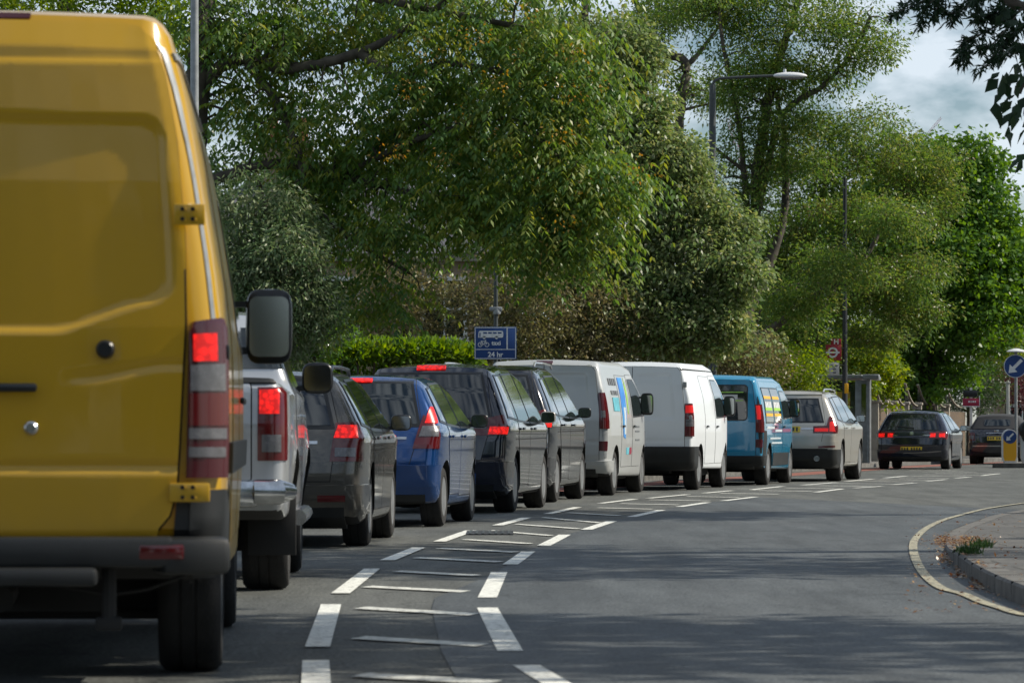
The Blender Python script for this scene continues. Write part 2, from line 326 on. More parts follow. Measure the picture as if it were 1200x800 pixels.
# pavements with kerbs
def pavement(name, line, width, side, kerbw=.15, h=.12):
    hf = (lambda y: .02+.09*(1-sst(28, 34, y))) if side > 0 else (lambda y: h)
    o1 = offset_line(line, side*kerbw); o2 = offset_line(line, side*width)
    bm = B()
    def strip(a, b, za, zb, flip):
        zz = lambda z, i: z if z < 0 else hf(line[i][1])+(z-h)
        va = [bm.verts.new((*p, zz(za, i))) for i, p in enumerate(a)]; vb = [bm.verts.new((*p, zz(zb, i))) for i, p in enumerate(b)]
        for i in range(len(a)-1):
            f = (va[i], vb[i], vb[i+1], va[i+1]); bm.faces.new(f if not flip else f[::-1])
    inset = offset_line(line, side*.015)
    strip(line, line, -.03, h-.015, side < 0); strip(line, inset, h-.015, h, side < 0); strip(inset, o1, h, h, side < 0)
    bmesh.ops.recalc_face_normals(bm, faces=bm.faces[:])
    k = bmo('kerb', bm, M['kerb'], smooth=20); k['kind'] = 'structure'
    bm = B(); strip(o1, o2, h-.002, h-.002, side < 0); strip(o2, o2, h-.002, -.05, side < 0)
    o = bmo(name, bm, M['slab'], smooth=20); o['kind'] = 'structure'
    return o2
lk2 = pavement('pavement', LK, 3.4, -1)
sheet('verge', lk2+[(60, 400), (-200, 400), (-200, -4)], .06, M['soil'])
rk = RK
def kerb_joints():
    # individual granite kerb stones are one continuous kerb; thin joints every 0.9 m are set as dark inserts of the kerb line
    bm = B(); acc = 0
    for i in range(len(rk)-1):
        a = Vector(rk[i]); b = Vector(rk[i+1]); acc += (b-a).length
        if acc > .9 and 18 < a.y < 30:
            acc = 0; d = (b-a).normalized(); n = Vector((d.y, -d.x)); c = a+n*.075
            box(bm, (c.x, c.y, .042), (.008, .152, .14), Matrix.Rotation(math.atan2(d.y, d.x)+math.pi, 3, 'Z'))
    o = bmo('kerb_joints', bm, M['seam'], smooth=None); o['kind'] = 'structure'
pavement('pavement', RK, 30, 1)
kerb_joints()
# resurfaced lane
XRpx = [(680, 870), (640, 812), (598, 764), (571, 713), (571, 701), (585, 671), (598, 662), (619, 647), (637, 640), (662, 627), (687, 621), (717, 611), (740, 606), (775, 598), (796, 594), (829, 589), (848, 587), (885, 582.5), (956, 577), (987, 573), (1002, 572), (1033, 570), (1046, 568), (1073, 566), (1087, 564), (1108, 562), (1137, 559), (1150, 557.5), (1171, 555)]
XLpx = [(371, 840), (370, 775), (374, 757), (386, 711), (399, 696), (436, 667), (454, 657), (491, 642), (515, 635), (552, 622), (583, 616), (617, 607), (642, 602.5), (677, 594.6), (704, 590), (744, 585), (760, 584), (806, 579.6), (825, 578), (858, 575), (881, 574), (917, 570)]
XR = [tuple(G(*p)[:2]) for p in XRpx]; XL = [tuple(G(*p)[:2]) for p in XLpx]
def interp(line, D): return float(np.interp(D, [p[1] for p in line], [p[0] for p in line]))
XLe = XL+[(interp(XR, 80)-1.55, 80), (interp(XR, 90)-1.6, 90)]
edge = [(interp(XR, 8)+.25-.42, 4)]+[(p[0]-(.30 if p[1] < 26 else .02), p[1]) for p in XR if p[1] < 60]
rr = offset_line([p for p in RK if p[1] < 50], -.04)
sheet('road', edge+[tuple(rr[-1])]+[tuple(p) for p in rr[::-1][1:]], .004, M['asphalt2'])
# markings
dL = [((371, 850), (370, 775)), ((372, 759), (388, 709)), ((399, 696), (436, 667)), ((454, 657), (491, 642)), ((515, 635), (552, 622)), ((583, 616), (617, 607)), ((642, 602.5), (677, 594.6)), ((704, 590), (744, 585)), ((760, 584), (806, 579.6)), ((825, 578), (858, 575)), ((881, 574), (917, 570))]
dR = [((655, 804), (617, 781)), ((598, 764), (571, 713)), ((571, 701), (585, 671)), ((598, 662), (619, 647)), ((637, 640), (662, 627)), ((687, 621), (717, 611)), ((740, 606), (775, 598)), ((796, 594), (829, 589)), ((848, 587), (885, 582.5)), ((956, 577), (987, 573)), ((1002, 572), (1033, 570)), ((1046, 568), (1073, 566)), ((1087, 564), (1108, 562)), ((1120, 560.5), (1137, 559)), ((1150, 557.5), (1171, 555))]
bm = B()
for a, b in dL+dR:
    a = G(*a); b = G(*b); mid = (a+b)/2
    ribbon(bm, smoothline([tuple(a[:2]), tuple(mid[:2]), tuple(b[:2])], 4), .112, .008)
dist = 71
while dist < 84:                          # the left line goes on towards the island
    ribbon(bm, [(interp(XR, dist)-1.5, dist), (interp(XR, dist+3.4)-1.5, dist+3.4)], .13, .008); dist += 5.2
o = bmo('road_markings', bm, M['mark'], smooth=None); o['kind'] = 'structure'
def bar(bm, a, b, t=.12, z=.0081):
    q = [(a.x, a.y-t), (b.x, b.y-t), (b.x+.06, b.y+t), (a.x+.06, a.y+t)]; bm.faces.new([bm.verts.new((x, y, z)) for x, y in q])
hb = [((412, 792), (571, 801)), ((412, 748), (558, 757)), ((415, 713), (549, 721)), ((424, 688), (540, 694)), ((459, 670), (554, 675)), ((483, 654), (581, 659)), ((510, 643), (600, 647.5)), ((540, 632.5), (617, 637.5)), ((571, 622), (642, 628)), ((602, 614.6), (675, 620)), ((633, 606.7), (700, 613)), ((662, 601), (723, 604.6))]
bm = B()
for a, b in hb:
    a = G(*a); b = G(*b); bar(bm, a, b)
dd = 50.0
while dd < 106:
    xr = interp(XR, dd-.4); xl = interp(XLe, dd+.5) if dd < 85 else xr-1.6
    if xl < interp(XR, dd+.5)-1.7: xl = interp(XR, dd+.5)-1.7
    bar(bm, Vector((xl+.25, dd+.5, 0)), Vector((xr-.2, dd-.4, 0))); dd += 2.85
o = bmo('hatch_markings', bm, M['mark_thin'], smooth=None); o['kind'] = 'structure'
yl = [(1290, 738), (1200, 722), (1176, 715), (1151, 707), (1129, 697.5), (1106, 691.5), (1090.5, 681.5), (1079, 668), (1072.5, 654.5), (1070, 641), (1073.6, 631), (1086, 619.6), (1104, 610.6), (1126, 604), (1149, 598), (1171.4, 594), (1200, 590), (1240, 586)]
bm = B(); pts = [(2.7, 12)]+[tuple(G(*p)[:2]) for p in yl]; ribbon(bm, smoothline(pts, 5), .068, .012)
o = bmo('yellow_line', bm, M['mark_y'], smooth=None); o['kind'] = 'structure'
bm = B(); ribbon(bm, offset_line([p for p in LK if 55 < p[1] < 125], .9), .9, .005)
o = bmo('red_lane_strip', bm, M['redstrip'], smooth=None); o['kind'] = 'structure'
# drain cover in the hatching
t = thing('drain_cover', 'small ribbed iron drain cover set flush in the hatched strip', 'drain cover', G(574, 624.5))
bm = B()
box(bm, (0, 0, .006), (.44, 1.3, .006)); bmo('frame', bm, M['iron'], t)
bm = B()
for k in range(7): box(bm, (-.18+.06*k, 0, .012), (.022, 1.2, .006))
bmo('grating', bm, M['pole_dark'], t)
# ------------------------------------------------------------------ vehicle kit  (x forward from rear bumper, y left, z up)
def clip2(bm, poly, ia, ib, expand=0.):
    """keep what lies inside the convex polygon given in axes (ia, ib)"""
    pts = [Vector(p) for p in poly]; n = len(pts)
    area = sum(pts[i].x*pts[(i+1) % n].y-pts[(i+1) % n].x*pts[i].y for i in range(n))
    if area < 0: pts = pts[::-1]
    lo = [min(p[k] for p in pts)-expand for k in (0, 1)]; hi = [max(p[k] for p in pts)+expand for k in (0, 1)]
    dead = [f for f in bm.faces if max(v.co[ia] for v in f.verts) < lo[0] or min(v.co[ia] for v in f.verts) > hi[0] or max(v.co[ib] for v in f.verts) < lo[1] or min(v.co[ib] for v in f.verts) > hi[1]]
    bmesh.ops.delete(bm, geom=dead, context='FACES')
    for i in range(n):
        a = pts[i]; e = (pts[(i+1) % n]-a)
        if e.length < 1e-6 or not bm.faces: continue
        nx, ny = e.y/e.length, -e.x/e.length
        co = [0, 0, 0]; no = [0, 0, 0]; co[ia] = a.x+nx*expand; co[ib] = a.y+ny*expand; no[ia] = nx; no[ib] = ny
        bmesh.ops.bisect_plane(bm, geom=bm.verts[:]+bm.edges[:]+bm.faces[:], dist=1e-5, plane_co=co, plane_no=no, clear_outer=True)
def rrect(x0, y0, x1, y1, r, seg=3):
    o = []
    for cx, cy, a0 in ((x1-r, y0+r, -90), (x1-r, y1-r, 0), (x0+r, y1-r, 90), (x0+r, y0+r, 180)):
        for k in range(seg+1):
            a = R(a0+90*k/seg); o.append((cx+r*math.cos(a), cy+r*math.sin(a)))
    return o
class Car:
    def __init__(s, name, label, cat, sil, hw, W, xr, wb, wr, mt, r=.09, bulge=.06, crown=.03, dx=.1, dz=.09, wheelw=.2, extra=(), archr=None, group=None, rearbx=.25, barch=True):
        s.hw = hw; s.xr = xr; s.mt = mt; s.wr = wr; s.wb = wb; s.W = W
        s.root = thing(name, label, cat, group=group)
        L_ = max(p[0] for p in sil); zt = max(p[1] for p in sil); s.L = L_; s.zt = zt
        bm = B()
        a = [bm.verts.new((x, -1, z)) for x, z in sil]; b = [bm.verts.new((x, 1, z)) for x, z in sil]; n = len(sil)
        fa = bm.faces.new(a); fb = bm.faces.new(b[::-1])
        for i in range(n): bm.faces.new((a[(i+1) % n], a[i], b[i], b[(i+1) % n]))
        bmesh.ops.recalc_face_normals(bm, faces=bm.faces[:])
        for v in bm.verts: v.co.y *= hw
        es = [e for e in bm.edges if abs(e.verts[0].co.y-e.verts[1].co.y) < 1e-6]
        bmesh.ops.bevel(bm, geom=es, offset=r, segments=4, affect='EDGES', profile=.5, clamp_overlap=True)
        def cut(co, no): bmesh.ops.bisect_plane(bm, geom=bm.verts[:]+bm.edges[:]+bm.faces[:], dist=1e-5, plane_co=co, plane_no=no)
        x = dx
        while x < L_: cut((x, 0, 0), (1, 0, 0)); x += dx
        z = .2
        while z < zt: cut((0, 0, z), (0, 0, 1)); z += dz
        for k in range(-7, 8): cut((0, k*hw/8, 0), (0, 1, 0))
        for v in bm.verts:
            x, y, z = v.co; f = y/hw; wv = W(x, z); v.co.y = f*wv
            af = abs(f)
            v.co.x += bulge*af**2.4*max(0, 1-x/.8) - bulge*1.6*af**2.4*max(0, 1-(L_-x)/1.0)
            if z > zt*.5: v.co.z -= crown*af**2*min(1, (z-zt*.5)/(zt*.4))
            v.co.x -= xr
        bmesh.ops.recalc_face_normals(bm, faces=bm.faces[:])
        s.src = bm.copy()
        me = bpy.data.meshes.new('body'); bm.to_mesh(me); bm.free()
        o = link('body', me, None, [mt, M['under']])
        # wheel arches
        ar = archr or wr+.055
        cb = B()
        for xx in (0, wb): lathe(cb, [(0, -1.2), (ar, -1.2), (ar, 1.2), (0, 1.2)], 32, 'y', (xx, 0, wr+.01))
        cm = bpy.data.meshes.new('c'); cb.to_mesh(cm); cb.free(); co = bpy.data.objects.new('c', cm); C.objects.link(co)
        md = o.modifiers.new('b', 'BOOLEAN'); md.operation = 'DIFFERENCE'; md.object = co; md.solver = 'EXACT'
        dg = bpy.context.evaluated_depsgraph_get(); me2 = bpy.data.meshes.new_from_object(o.evaluated_get(dg)); o.modifiers.clear()
        o.data = me2; bpy.data.objects.remove(co)
        if not me2.materials: me2.materials.append(mt); me2.materials.append(M['under'])
        for p in me2.polygons:
            c = p.center
            inw = any((c.x-xx)**2+(c.z-wr-.01)**2 < (ar+.012)**2 and abs(p.normal.y) < .5 for xx in (0, wb))
            if inw or (p.normal.z < -.6 and c.z < .5): p.material_index = 1
        me2.shade_smooth(); me2.set_sharp_from_angle(angle=R(32)); o.parent = s.root; s.body = o
        # dark floor pan / axles
        ub = B(); box(ub, (wb/2, 0, .30), (wb-.9, hw*1.5, .16)); box(ub, (0, 0, wr), (.12, hw*1.5, .12)); box(ub, (wb, 0, wr), (.12, hw*1.5, .12)); box(ub, (-xr*.45, 0, .34), (.3, hw*1.1, .14))
        bmo('underbody', ub, M['under'], s.root)
        s.wheelw = wheelw
    def panel(s, name, poly, view, m, off=.004, side=0, depth=None, expand=0, parent=None, thick=.012, disp=None, grid=None, flat=.2, label=None, smooth=32):
        """piece of the skin inside polygon; view 'side'(x,z) 'rear'(y,z) 'front' 'wrap'(x,z both sides)"""
        xr = s.xr; bm = s.src.copy()
        if view in ('side', 'wrap'):
            if side: bmesh.ops.delete(bm, geom=[f for f in bm.faces if f.calc_center_median().y*side < 0.02], context='FACES')
            if side: bmesh.ops.delete(bm, geom=[f for f in bm.faces if f.normal.y*side < flat], context='FACES')
            clip2(bm, [(x-xr, z) for x, z in poly], 0, 2, expand)
        elif view == 'top':
            bmesh.ops.delete(bm, geom=[f for f in bm.faces if f.normal.z < .3], context='FACES')
            clip2(bm, [(x-xr, y) for x, y in poly], 0, 1, expand)
        else:
            dpt = depth if depth is not None else .6
            if view == 'rear': bmesh.ops.delete(bm, geom=[f for f in bm.faces if f.calc_center_median().x+xr > dpt+.2 or (f.normal.x > -flat and depth is None)], context='FACES')
            else: bmesh.ops.delete(bm, geom=[f for f in bm.faces if s.L-(f.calc_center_median().x+xr) > dpt+.2 or (f.normal.x < flat and depth is None)], context='FACES')
            clip2(bm, poly, 1, 2, expand)
            if depth is not None and bm.faces:
                co = (depth-xr, 0, 0) if view == 'rear' else (s.L-depth-xr, 0, 0); no = (1, 0, 0) if view == 'rear' else (-1, 0, 0)
                bmesh.ops.bisect_plane(bm, geom=bm.verts[:]+bm.edges[:]+bm.faces[:], dist=1e-5, plane_co=co, plane_no=no, clear_outer=True)
        if not bm.faces: print('EMPTY PANEL', name, poly); bm.free(); return None
        if grid:
            ia = 0 if view in ('side', 'wrap') else 1
            for ax in (ia, 2):
                lo = min(v.co[ax] for v in bm.verts); hi = max(v.co[ax] for v in bm.verts); q = lo+grid
                while q < hi:
                    co = [0, 0, 0]; no = [0, 0, 0]; co[ax] = q; no[ax] = 1
                    bmesh.ops.bisect_plane(bm, geom=bm.verts[:]+bm.edges[:]+bm.faces[:], dist=1e-6, plane_co=co, plane_no=no); q += grid
        bm.normal_update()
        nor = {v: v.normal.copy() for v in bm.verts}
        for v in bm.verts:
            d = disp(v.co.x+xr, v.co.y, v.co.z) if disp else 0
            v.co += nor[v]*(off+d)
        be = [e for e in bm.edges if e.is_boundary]
        r = bmesh.ops.extrude_edge_only(bm, edges=be)
        nv = [g for g in r['geom'] if isinstance(g, bmesh.types.BMVert)]
        for v in nv:
            src = None
            for e in v.link_edges:
                ov = e.other_vert(v)
                if ov in nor: src = nor[ov]; break
            if src is not None: v.co -= src*(off+thick)
        bmesh.ops.recalc_face_normals(bm, faces=bm.faces[:])
        # make sure the skin faces outwards
        f = max(bm.faces, key=lambda f: f.calc_area()); c = f.calc_center_median()
        ref = {'rear': Vector((-1, 0, 0)), 'front': Vector((1, 0, 0)), 'top': Vector((0, 0, 1))}.get(view, Vector((0, side or (1 if c.y > 0 else -1), 0)))
        if view == 'wrap' or (view == 'rear' and depth is not None): ref = (c-Vector((s.L/2-xr, 0, .8)))
        if f.normal.dot(ref) < 0: bmesh.ops.reverse_faces(bm, faces=bm.faces[:])
        o = bmo(name, bm, m, parent or s.root, smooth)
        if label: o['label'] = label
        return o
    def both(s, name, poly, view, m, **k):   # left and right copies of a rear/side panel
        out = []
        for sd in (-1, 1):
            kk = dict(k)
            if view == 'side': out.append(s.panel(name, poly, view, m, side=sd, **kk))
            else: out.append(s.panel(name, [(y*sd, z) for y, z in poly], view, m, **kk))
        return out
    def doors(s, doors, m=None, handles=True, hz=.86):
        for poly, hx in doors:
            for sd in (-1, 1):
                s.panel('door_gap', poly, 'side', M['seam'], side=sd, off=.0015, expand=.007, parent=s.body)
                d = s.panel('door', poly, 'side', m or s.mt, side=sd, off=.004)
                if handles and d:
                    b = B(); box(b, (hx-s.xr, sd*(s.W(hx, hz)+.022), hz), (.17, .022, .03), bev=.008); bmo('door_handle', b, handles if not isinstance(handles, bool) else s.mt, d)
    def windows(s, wins, m=None, frame=.022):
        for w_ in wins:
            for sd in (-1, 1):
                f = s.panel('window', w_, 'side', M['plastic_s'], side=sd, off=.006, expand=frame)
                s.panel('pane', w_, 'side', m or M['glass_g'], side=sd, off=.009, parent=f)
    def wheels(s, spokes=5, rimm=None, tw=None, cover=False):
        wr = s.wr; tw = s.wheelw; rr = wr*.66
        tb = B(); lathe(tb, [(rr, -tw*.5), (rr+.01, -tw*.54), (wr*.92, -tw*.53), (wr*.985, -tw*.44), (wr, -tw*.3), (wr*.995, -.03), (wr*.985, -.028), (wr*.985, -.018), (wr, -.016), (wr, .03), (wr*.985, .032), (wr*.985, .042), (wr*.995, .044), (wr, tw*.3), (wr*.985, tw*.44), (wr*.92, tw*.53), (rr+.01, tw*.54), (rr, tw*.5), (rr, -tw*.5)], 40, 'y')
        tm = bpy.data.meshes.new('wheel'); tb.to_mesh(tm); tb.free(); tm.materials.append(M['tyre']); tm.shade_smooth(); tm.set_sharp_from_angle(angle=R(40))
        rb = B(); y0 = -tw*.46
        lathe(rb, [(rr*1.0, y0-.012), (rr*.94, y0-.012), (rr*.90, y0+.03), (rr*.90, tw*.4), (rr, tw*.4)], 32, 'y')
        lathe(rb, [(0, y0+.0), (rr*.16, y0+.0), (rr*.2, y0+.02), (rr*.2, y0+.06), (0, y0+.06)], 16, 'y')
        if cover: lathe(rb, [(0, y0-.005), (rr*.4, y0-.012), (rr*.55, y0+.012), (rr*.8, y0+.012), (rr*.93, y0-.005), (rr*.93, y0+.03), (0, y0+.03)], 24, 'y')
        else:
            for k in range(spokes):
                a = 2*math.pi*k/spokes+.3
                for da in (-.10, .10) if spokes > 4 else (0,):
                    c = Vector((math.cos(a+da*.6)*rr*.56, y0+.012, math.sin(a+da*.6)*rr*.56))
                    box(rb, c, (rr*.80, .026, rr*.10 if spokes > 4 else rr*.3), Matrix.Rotation(-a-da*.5, 3, 'Y'))
        rm_ = bpy.data.meshes.new('rim'); rb.to_mesh(rm_); rb.free(); rm_.materials.append(rimm or M['alloy']); rm_.shade_smooth(); rm_.set_sharp_from_angle(angle=R(30))
        db = B(); lathe(db, [(0, y0+.07), (rr*.88, y0+.07), (rr*.88, y0+.09), (0, y0+.09)], 24, 'y')
        dm = bpy.data.meshes.new('brake_disc'); db.to_mesh(dm); db.free(); dm.materials.append(M['under'])
        for xx in (0, s.wb):
            for sd in (-1, 1):
                w_ = s.W(xx+s.xr, wr+.1)
                o = bpy.data.objects.new('wheel', tm); C.objects.link(o); o.parent = s.root
                o.location = (xx, sd*(w_-tw*.54-.012), wr); o.rotation_euler = (0, random.random()*2, 0 if sd < 0 else math.pi)
                for nm, me in (('rim', rm_), ('brake_disc', dm)):
                    q = bpy.data.objects.new(nm, me); C.objects.link(q); q.parent = o
    def mirrors(s, x, z, m, size=(.11, .19, .14), arm=.015, tall=False):
        for sd in (-1, 1):
            w_ = s.W(x, z-.05); b = B(); sx, sy, sz = size
            cy = sd*(w_+arm+sy/2)
            r = bmesh.ops.create_uvsphere(b, u_segments=14, v_segments=10, radius=.5)
            for v in r['verts']:
                p = v.co*2; e = .45 if tall else .6
                v.co = Vector([math.copysign(abs(c)**e, c)*.5 for c in p])
                v.co = Vector((v.co.x*sx*1.2 if v.co.x > 0 else v.co.x*sx*.4, v.co.y*sy, v.co.z*sz))+Vector((x-s.xr, cy, z))
            box(b, (x-s.xr+.02, sd*(w_+arm/2), z-sz*.32), (.05, arm+.06, .035))
            if tall: box(b, (x-s.xr+.02, sd*(w_+arm/2), z+sz*.30), (.04, arm+.06, .03))
            o = bmo('wing_mirror', b, m, s.root, 50)
            g = B(); pr = rrect(-sy*.42, -sz*.40, sy*.42, sz*.40, min(sy, sz)*.17)
            prism(g, pr, .004, Matrix.Translation((x-s.xr-sx*.2-.006, cy, z)) @ Matrix.Rotation(R(-90), 4, 'Y') @ Matrix.Rotation(R(90), 4, 'Z'))
            bmo('mirror_glass', g, M['mirror'], o, None)
    def lamp(s, poly, m, depth=.25, name='tail_lamp', off=.010, parts=()):
        for sd in (-1, 1):
            o = s.panel(name, [(y*sd, z) for y, z in poly], 'rear', m, off=off, depth=depth)
            for p2, m2, d2 in parts:
                if o: s.panel('lens', [(y*sd, z) for y, z in p2], 'rear', m2, off=off+.005, depth=d2, parent=o)
    def plate(s, z, w_=.52, h=.11, rear=True, y=0):
        o = s.panel('number_plate', rrect(y-w_/2, z-h/2, y+w_/2, z+h/2, .012), 'rear', M['plate'], off=.016, parent=s.root)
        if o:
            x = w_*-.42
            for k in range(7):
                ww = .036; cx = x+k*.064+(.04 if k > 3 else 0)
                s.panel('lettering', [(y+cx, z-.036), (y+cx+ww, z-.036), (y+cx+ww, z+.036), (y+cx, z+.036)], 'rear', M['plate_ink'], off=.0175, parent=o)
    def place(s, X, Y, deg):                 # right rear wheel's outer edge at X, Y; heading deg clockwise from straight ahead
        t = R(deg); w_ = s.W(s.xr, .4)
        s.root.location = (X-math.cos(t)*w_, Y+math.sin(t)*w_, 0); s.root.rotation_euler = (0, 0, R(90)-t)
def carW(hw, zb, zr, wtop, L_, lo=.06, rear=.05, front=.10, p=1.15, shoulder=.012):
    def W(x, z):
        v = hw
        if z > zb: v -= (hw-wtop)*min(1.1, (z-zb)/(zr-zb))**p
        else: v -= lo*((zb-z)/zb)**2
        v += shoulder*math.exp(-((z-zb+.03)/.045)**2)
        v -= rear*max(0, 1-x/.75)**2 + front*max(0, 1-(L_-x)/1.0)**2
        return v
    return W
# ------------------------------------------------------------------ 1 yellow van
def yellow_van():
    hw = 1.0; L_ = 5.95; H = 2.56
    sil = [(.06, .52), (.0, .60), (.0, 1.35), (.02, 1.9), (.06, 2.4), (.12, 2.53), (.3, H), (2.2, H+.02), (3.7, H-.03), (4.1, 2.46), (4.45, 2.2), (5.05, 1.42), (5.7, 1.2), (5.92, .95), (L_, .6), (5.9, .32), (5.5, .28), (.35, .40)]
    zz = [.3, .9, 1.2, 1.37, 1.6, 1.85, 2.05, 2.25, 2.45, 2.6]; ww = [.975, 1.0, 1.0, .992, .965, .925, .893, .855, .80, .775]
    def W(x, z): return float(np.interp(z, zz, ww))-.02*max(0, 1-x/.5)**2-.14*max(0, 1-(L_-x)/1.1)**2
    v = Car('panel_van', 'large yellow high roof panel van in the left foreground with lit brake lamp', 'van', sil, hw, W, 1.2, 3.66, .345, M['yellow'], r=.11, bulge=.035, crown=.02, wheelw=.235, archr=.42)
    v.wheels(cover=True, rimm=M['steel'])
    # rear doors: pressed recess, creases
    def disp(x, y, z):
        a = abs(y)
        top, bot = 2.15-.02*a, 1.33+.11*sst(.35, .75, a)
        dz = min(top-z, z-bot); dy = (.77+.03*sst(2.1, 1.5, z))-a
        rr_ = .09
        if dz < rr_ and dy < rr_: dd = rr_-math.hypot(rr_-dz, rr_-dy) if (dz < rr_ and dy < rr_) else min(dz, dy)
        else: dd = min(dz, dy)
        h = -.016*sst(-.004, .024, dd)
        h -= .012*sst(2.335, 2.36, z)*sst(.84, .6, a)      # header step
        h -= .012*math.exp(-((z-.835)/.012)**2)            # lower crease
        h += .010*sst(.83, .80, z)
        h -= .010*math.exp(-((z-(1.165+.05*sst(.45, .8, a)))/.014)**2)*sst(.38, .48, a)
        return h
    dpoly = [(.006, .56), (.66, .56), (.74, .59), (.79, .65), (.815, .74), (.825, .9), (.848, 1.37), (.842, 1.7), (.81, 2.05), (.765, 2.3), (.725, 2.42), (.67, 2.475), (.60, 2.49), (.006, 2.50)]
    for sd in (-1, 1):
        pl = [(y*sd, z) for y, z in dpoly]
        v.panel('door_gap', pl, 'rear', M['seam'], off=.002, expand=.009, parent=v.body)
        d = v.panel('rear_door', pl, 'rear', M['yellow'], off=.032, disp=disp, grid=.014, thick=.0, smooth=60)
        for z0 in (1.77, .735):
            b = B(); box(b, (-v.xr-.034, sd*.868, z0), (.03, .115 if z0 > 1 else .15, .078 if z0 > 1 else .07), bev=.006)
            for dy in (-.02, .02):
                for dz_ in (-.02, .02): box(b, (-v.xr-.050, sd*(.868+dy), z0+dz_), (.006, .013, .013), bev=.002)
            hg = bmo('hinge', b, M['yellow'], d)
            for dy in (.0, .038):
                for dz_ in (-.017, .02):
                    b = B(); lathe(b, [(0, -.008), (.008, -.008), (.008, 0), (0, 0)], 10, 'x', (-v.xr-.050, sd*(.868-dy*sd*sd+.012), z0+dz_)); bmo('hinge_bolt', b, M['seam'], d)
        b = B(); lathe(b, [(0, -.045), (.026, -.045), (.034, -.035), (.036, 0), (.03, .03), (0, .03)], 20, 'x', (-v.xr-.02, sd*.555, 1.268)); bmo('rubber_stop', b, M['plastic_s'], d)
    b = B(); box(b, (-v.xr-.07, -.205, 1.125), (.03, .20, .034), bev=.012); box(b, (-v.xr-.045, -.12, 1.125), (.05, .04, .03)); 
    dd = [c for c in v.root.children if c.name.startswith('rear_door')][0]
    bmo('door_handle', b, M['plastic_s'], dd)
    b = B(); lathe(b, [(0, -.004), (.085, -.004), (.095, .004), (.095, .02), (0, .02)], 28, 'x', (-v.xr-.024, -.15, 1.14)); bmo('handle_cup', b, M['yellow'], dd)
    b = B(); lathe(b, [(0, -.022), (.018, -.022), (.026, -.014), (.028, .01), (0, .01)], 20, 'x', (-v.xr-.024, -.28, .975)); bmo('lock', b, M['chrome'], dd)
    # lamp cluster
    lp = [(.852, .79), (.975, .79), (.985, 1.1), (.972, 1.375), (.955, 1.385), (.872, 1.37), (.862, 1.33)]
    for sd in (-1, 1):
        f = lambda pp: [(y*sd, z) for y, z in pp]
        o = v.panel('tail_lamp', f(lp), 'rear', M['dark_lens'], off=.038, depth=.10)
        v.panel('brake_lamp', f([(.872, 1.225), (.948, 1.225), (.944, 1.33), (.872, 1.325)]), 'rear', M['red_lit'], off=.044, parent=o)
        v.panel('reverse_lens', f([(.868, 1.115), (.968, 1.115), (.966, 1.215), (.868, 1.21)]), 'rear', M['clear_lens'], off=.042, parent=o, depth=.10)
        v.panel('fog_lens', f([(.862, .985), (.975, .985), (.975, 1.105), (.864, 1.105)]), 'rear', M['red_lens'], off=.042, parent=o, depth=.10)
        v.panel('indicator_lens', f([(.862, .935), (.972, .935), (.972, .975), (.862, .975)]), 'rear', M['clear_lens'], off=.042, parent=o)
        v.panel('indicator_lens', f([(.862, .868), (.968, .868), (.968, .905), (.862, .905)]), 'rear', M['clear_lens'], off=.042, parent=o)
        b = B(); box(b, (-v.xr+.10, sd*1.0, 1.26), (.05, .03, .06), bev=.01); bmo('marker_lamp', b, M['plastic_s'], v.root)
    # bumper
    bp = B()
    box(bp, (-v.xr-.02, 0, .515), (.16, 1.62, .115), bev=.02)
    for sd in (-1, 1):
        box(bp, (-v.xr+.04, sd*.87, .50), (.24, .26, .14), Matrix.Rotation(-sd*.25, 3, 'Z'), bev=.03)
    box(bp, (-v.xr-.07, -.0, .425), (.16, 1.06, .07), bev=.02)
    bmo('bumper', bp, M['plastic'], v.root)
    cp = [(.0, .46), (.34, .42), (.34, .56), (.22, .72), (0, .74)]
    for sd in (-1, 1):
        v.panel('bumper_corner', [(sd*.80, .5), (sd*1.02, .5), (sd*1.02, .745), (sd*.82, .745)], 'rear', M['plastic'], off=.012, depth=.22)
        v.panel('bumper_corner', [(0.02, .42), (.50, .42), (.50, .62), (.2, .745), (0.02, .745)], 'side', M['plastic'], off=.02, side=sd)
        b = B(); box(b, (-v.xr-.092, sd*.765, .515), (.02, .165, .055), bev=.006); bmo('reflector', b, M['red_lens'], v.root)
    v.panel('rub_strip', [(.62, .80), (5.3, .80), (5.3, .92), (.62, .92)], 'side', M['plastic'], off=.022, side=-1)
    v.panel('rub_strip', [(.62, .80), (5.3, .80), (5.3, .92), (.62, .92)], 'side', M['plastic'], off=.022, side=1)
    v.panel('roof_gutter', [(.16, 2.36), (3.9, 2.36), (3.9, 2.385), (.16, 2.385)], 'side', M['steel'], off=.012, side=-1)
    v.panel('drip_rail', [(.045, .80), (.065, .80), (.13, 2.40), (.11, 2.42)], 'side', M['steel'], off=.005, side=-1)
    v.panel('high_lamp', rrect(-.27, 2.508, .27, 2.535, .008), 'rear', M['dark_lens'], off=.012)
    v.doors([([(1.75, .5), (3.35, .5), (3.35, 2.2), (1.75, 2.2)], 3.2), ([(3.5, .5), (4.3, .5), (4.95, .9), (4.95, 1.3), (4.45, 2.05), (3.5, 2.1)], 3.65)], hz=1.1, handles=M['plastic_s'])
    v.windows([[(3.6, 1.4), (4.9, 1.34), (4.4, 1.95), (3.6, 2.0)]])
    v.panel('windscreen', [(-.8, 1.45), (.8, 1.45), (.7, 2.2), (-.7, 2.2)], 'front', M['glass'], off=.006)
    v.panel('grille', [(-.45, .7), (.45, .7), (.5, 1.05), (-.5, 1.05)], 'front', M['plastic'], off=.01)
    for sd in (-1, 1): v.panel('headlamp', [(sd*.55, .75), (sd*.9, .8), (sd*.9, 1.15), (sd*.55, 1.05)], 'front', M['clear_lens'], off=.01)
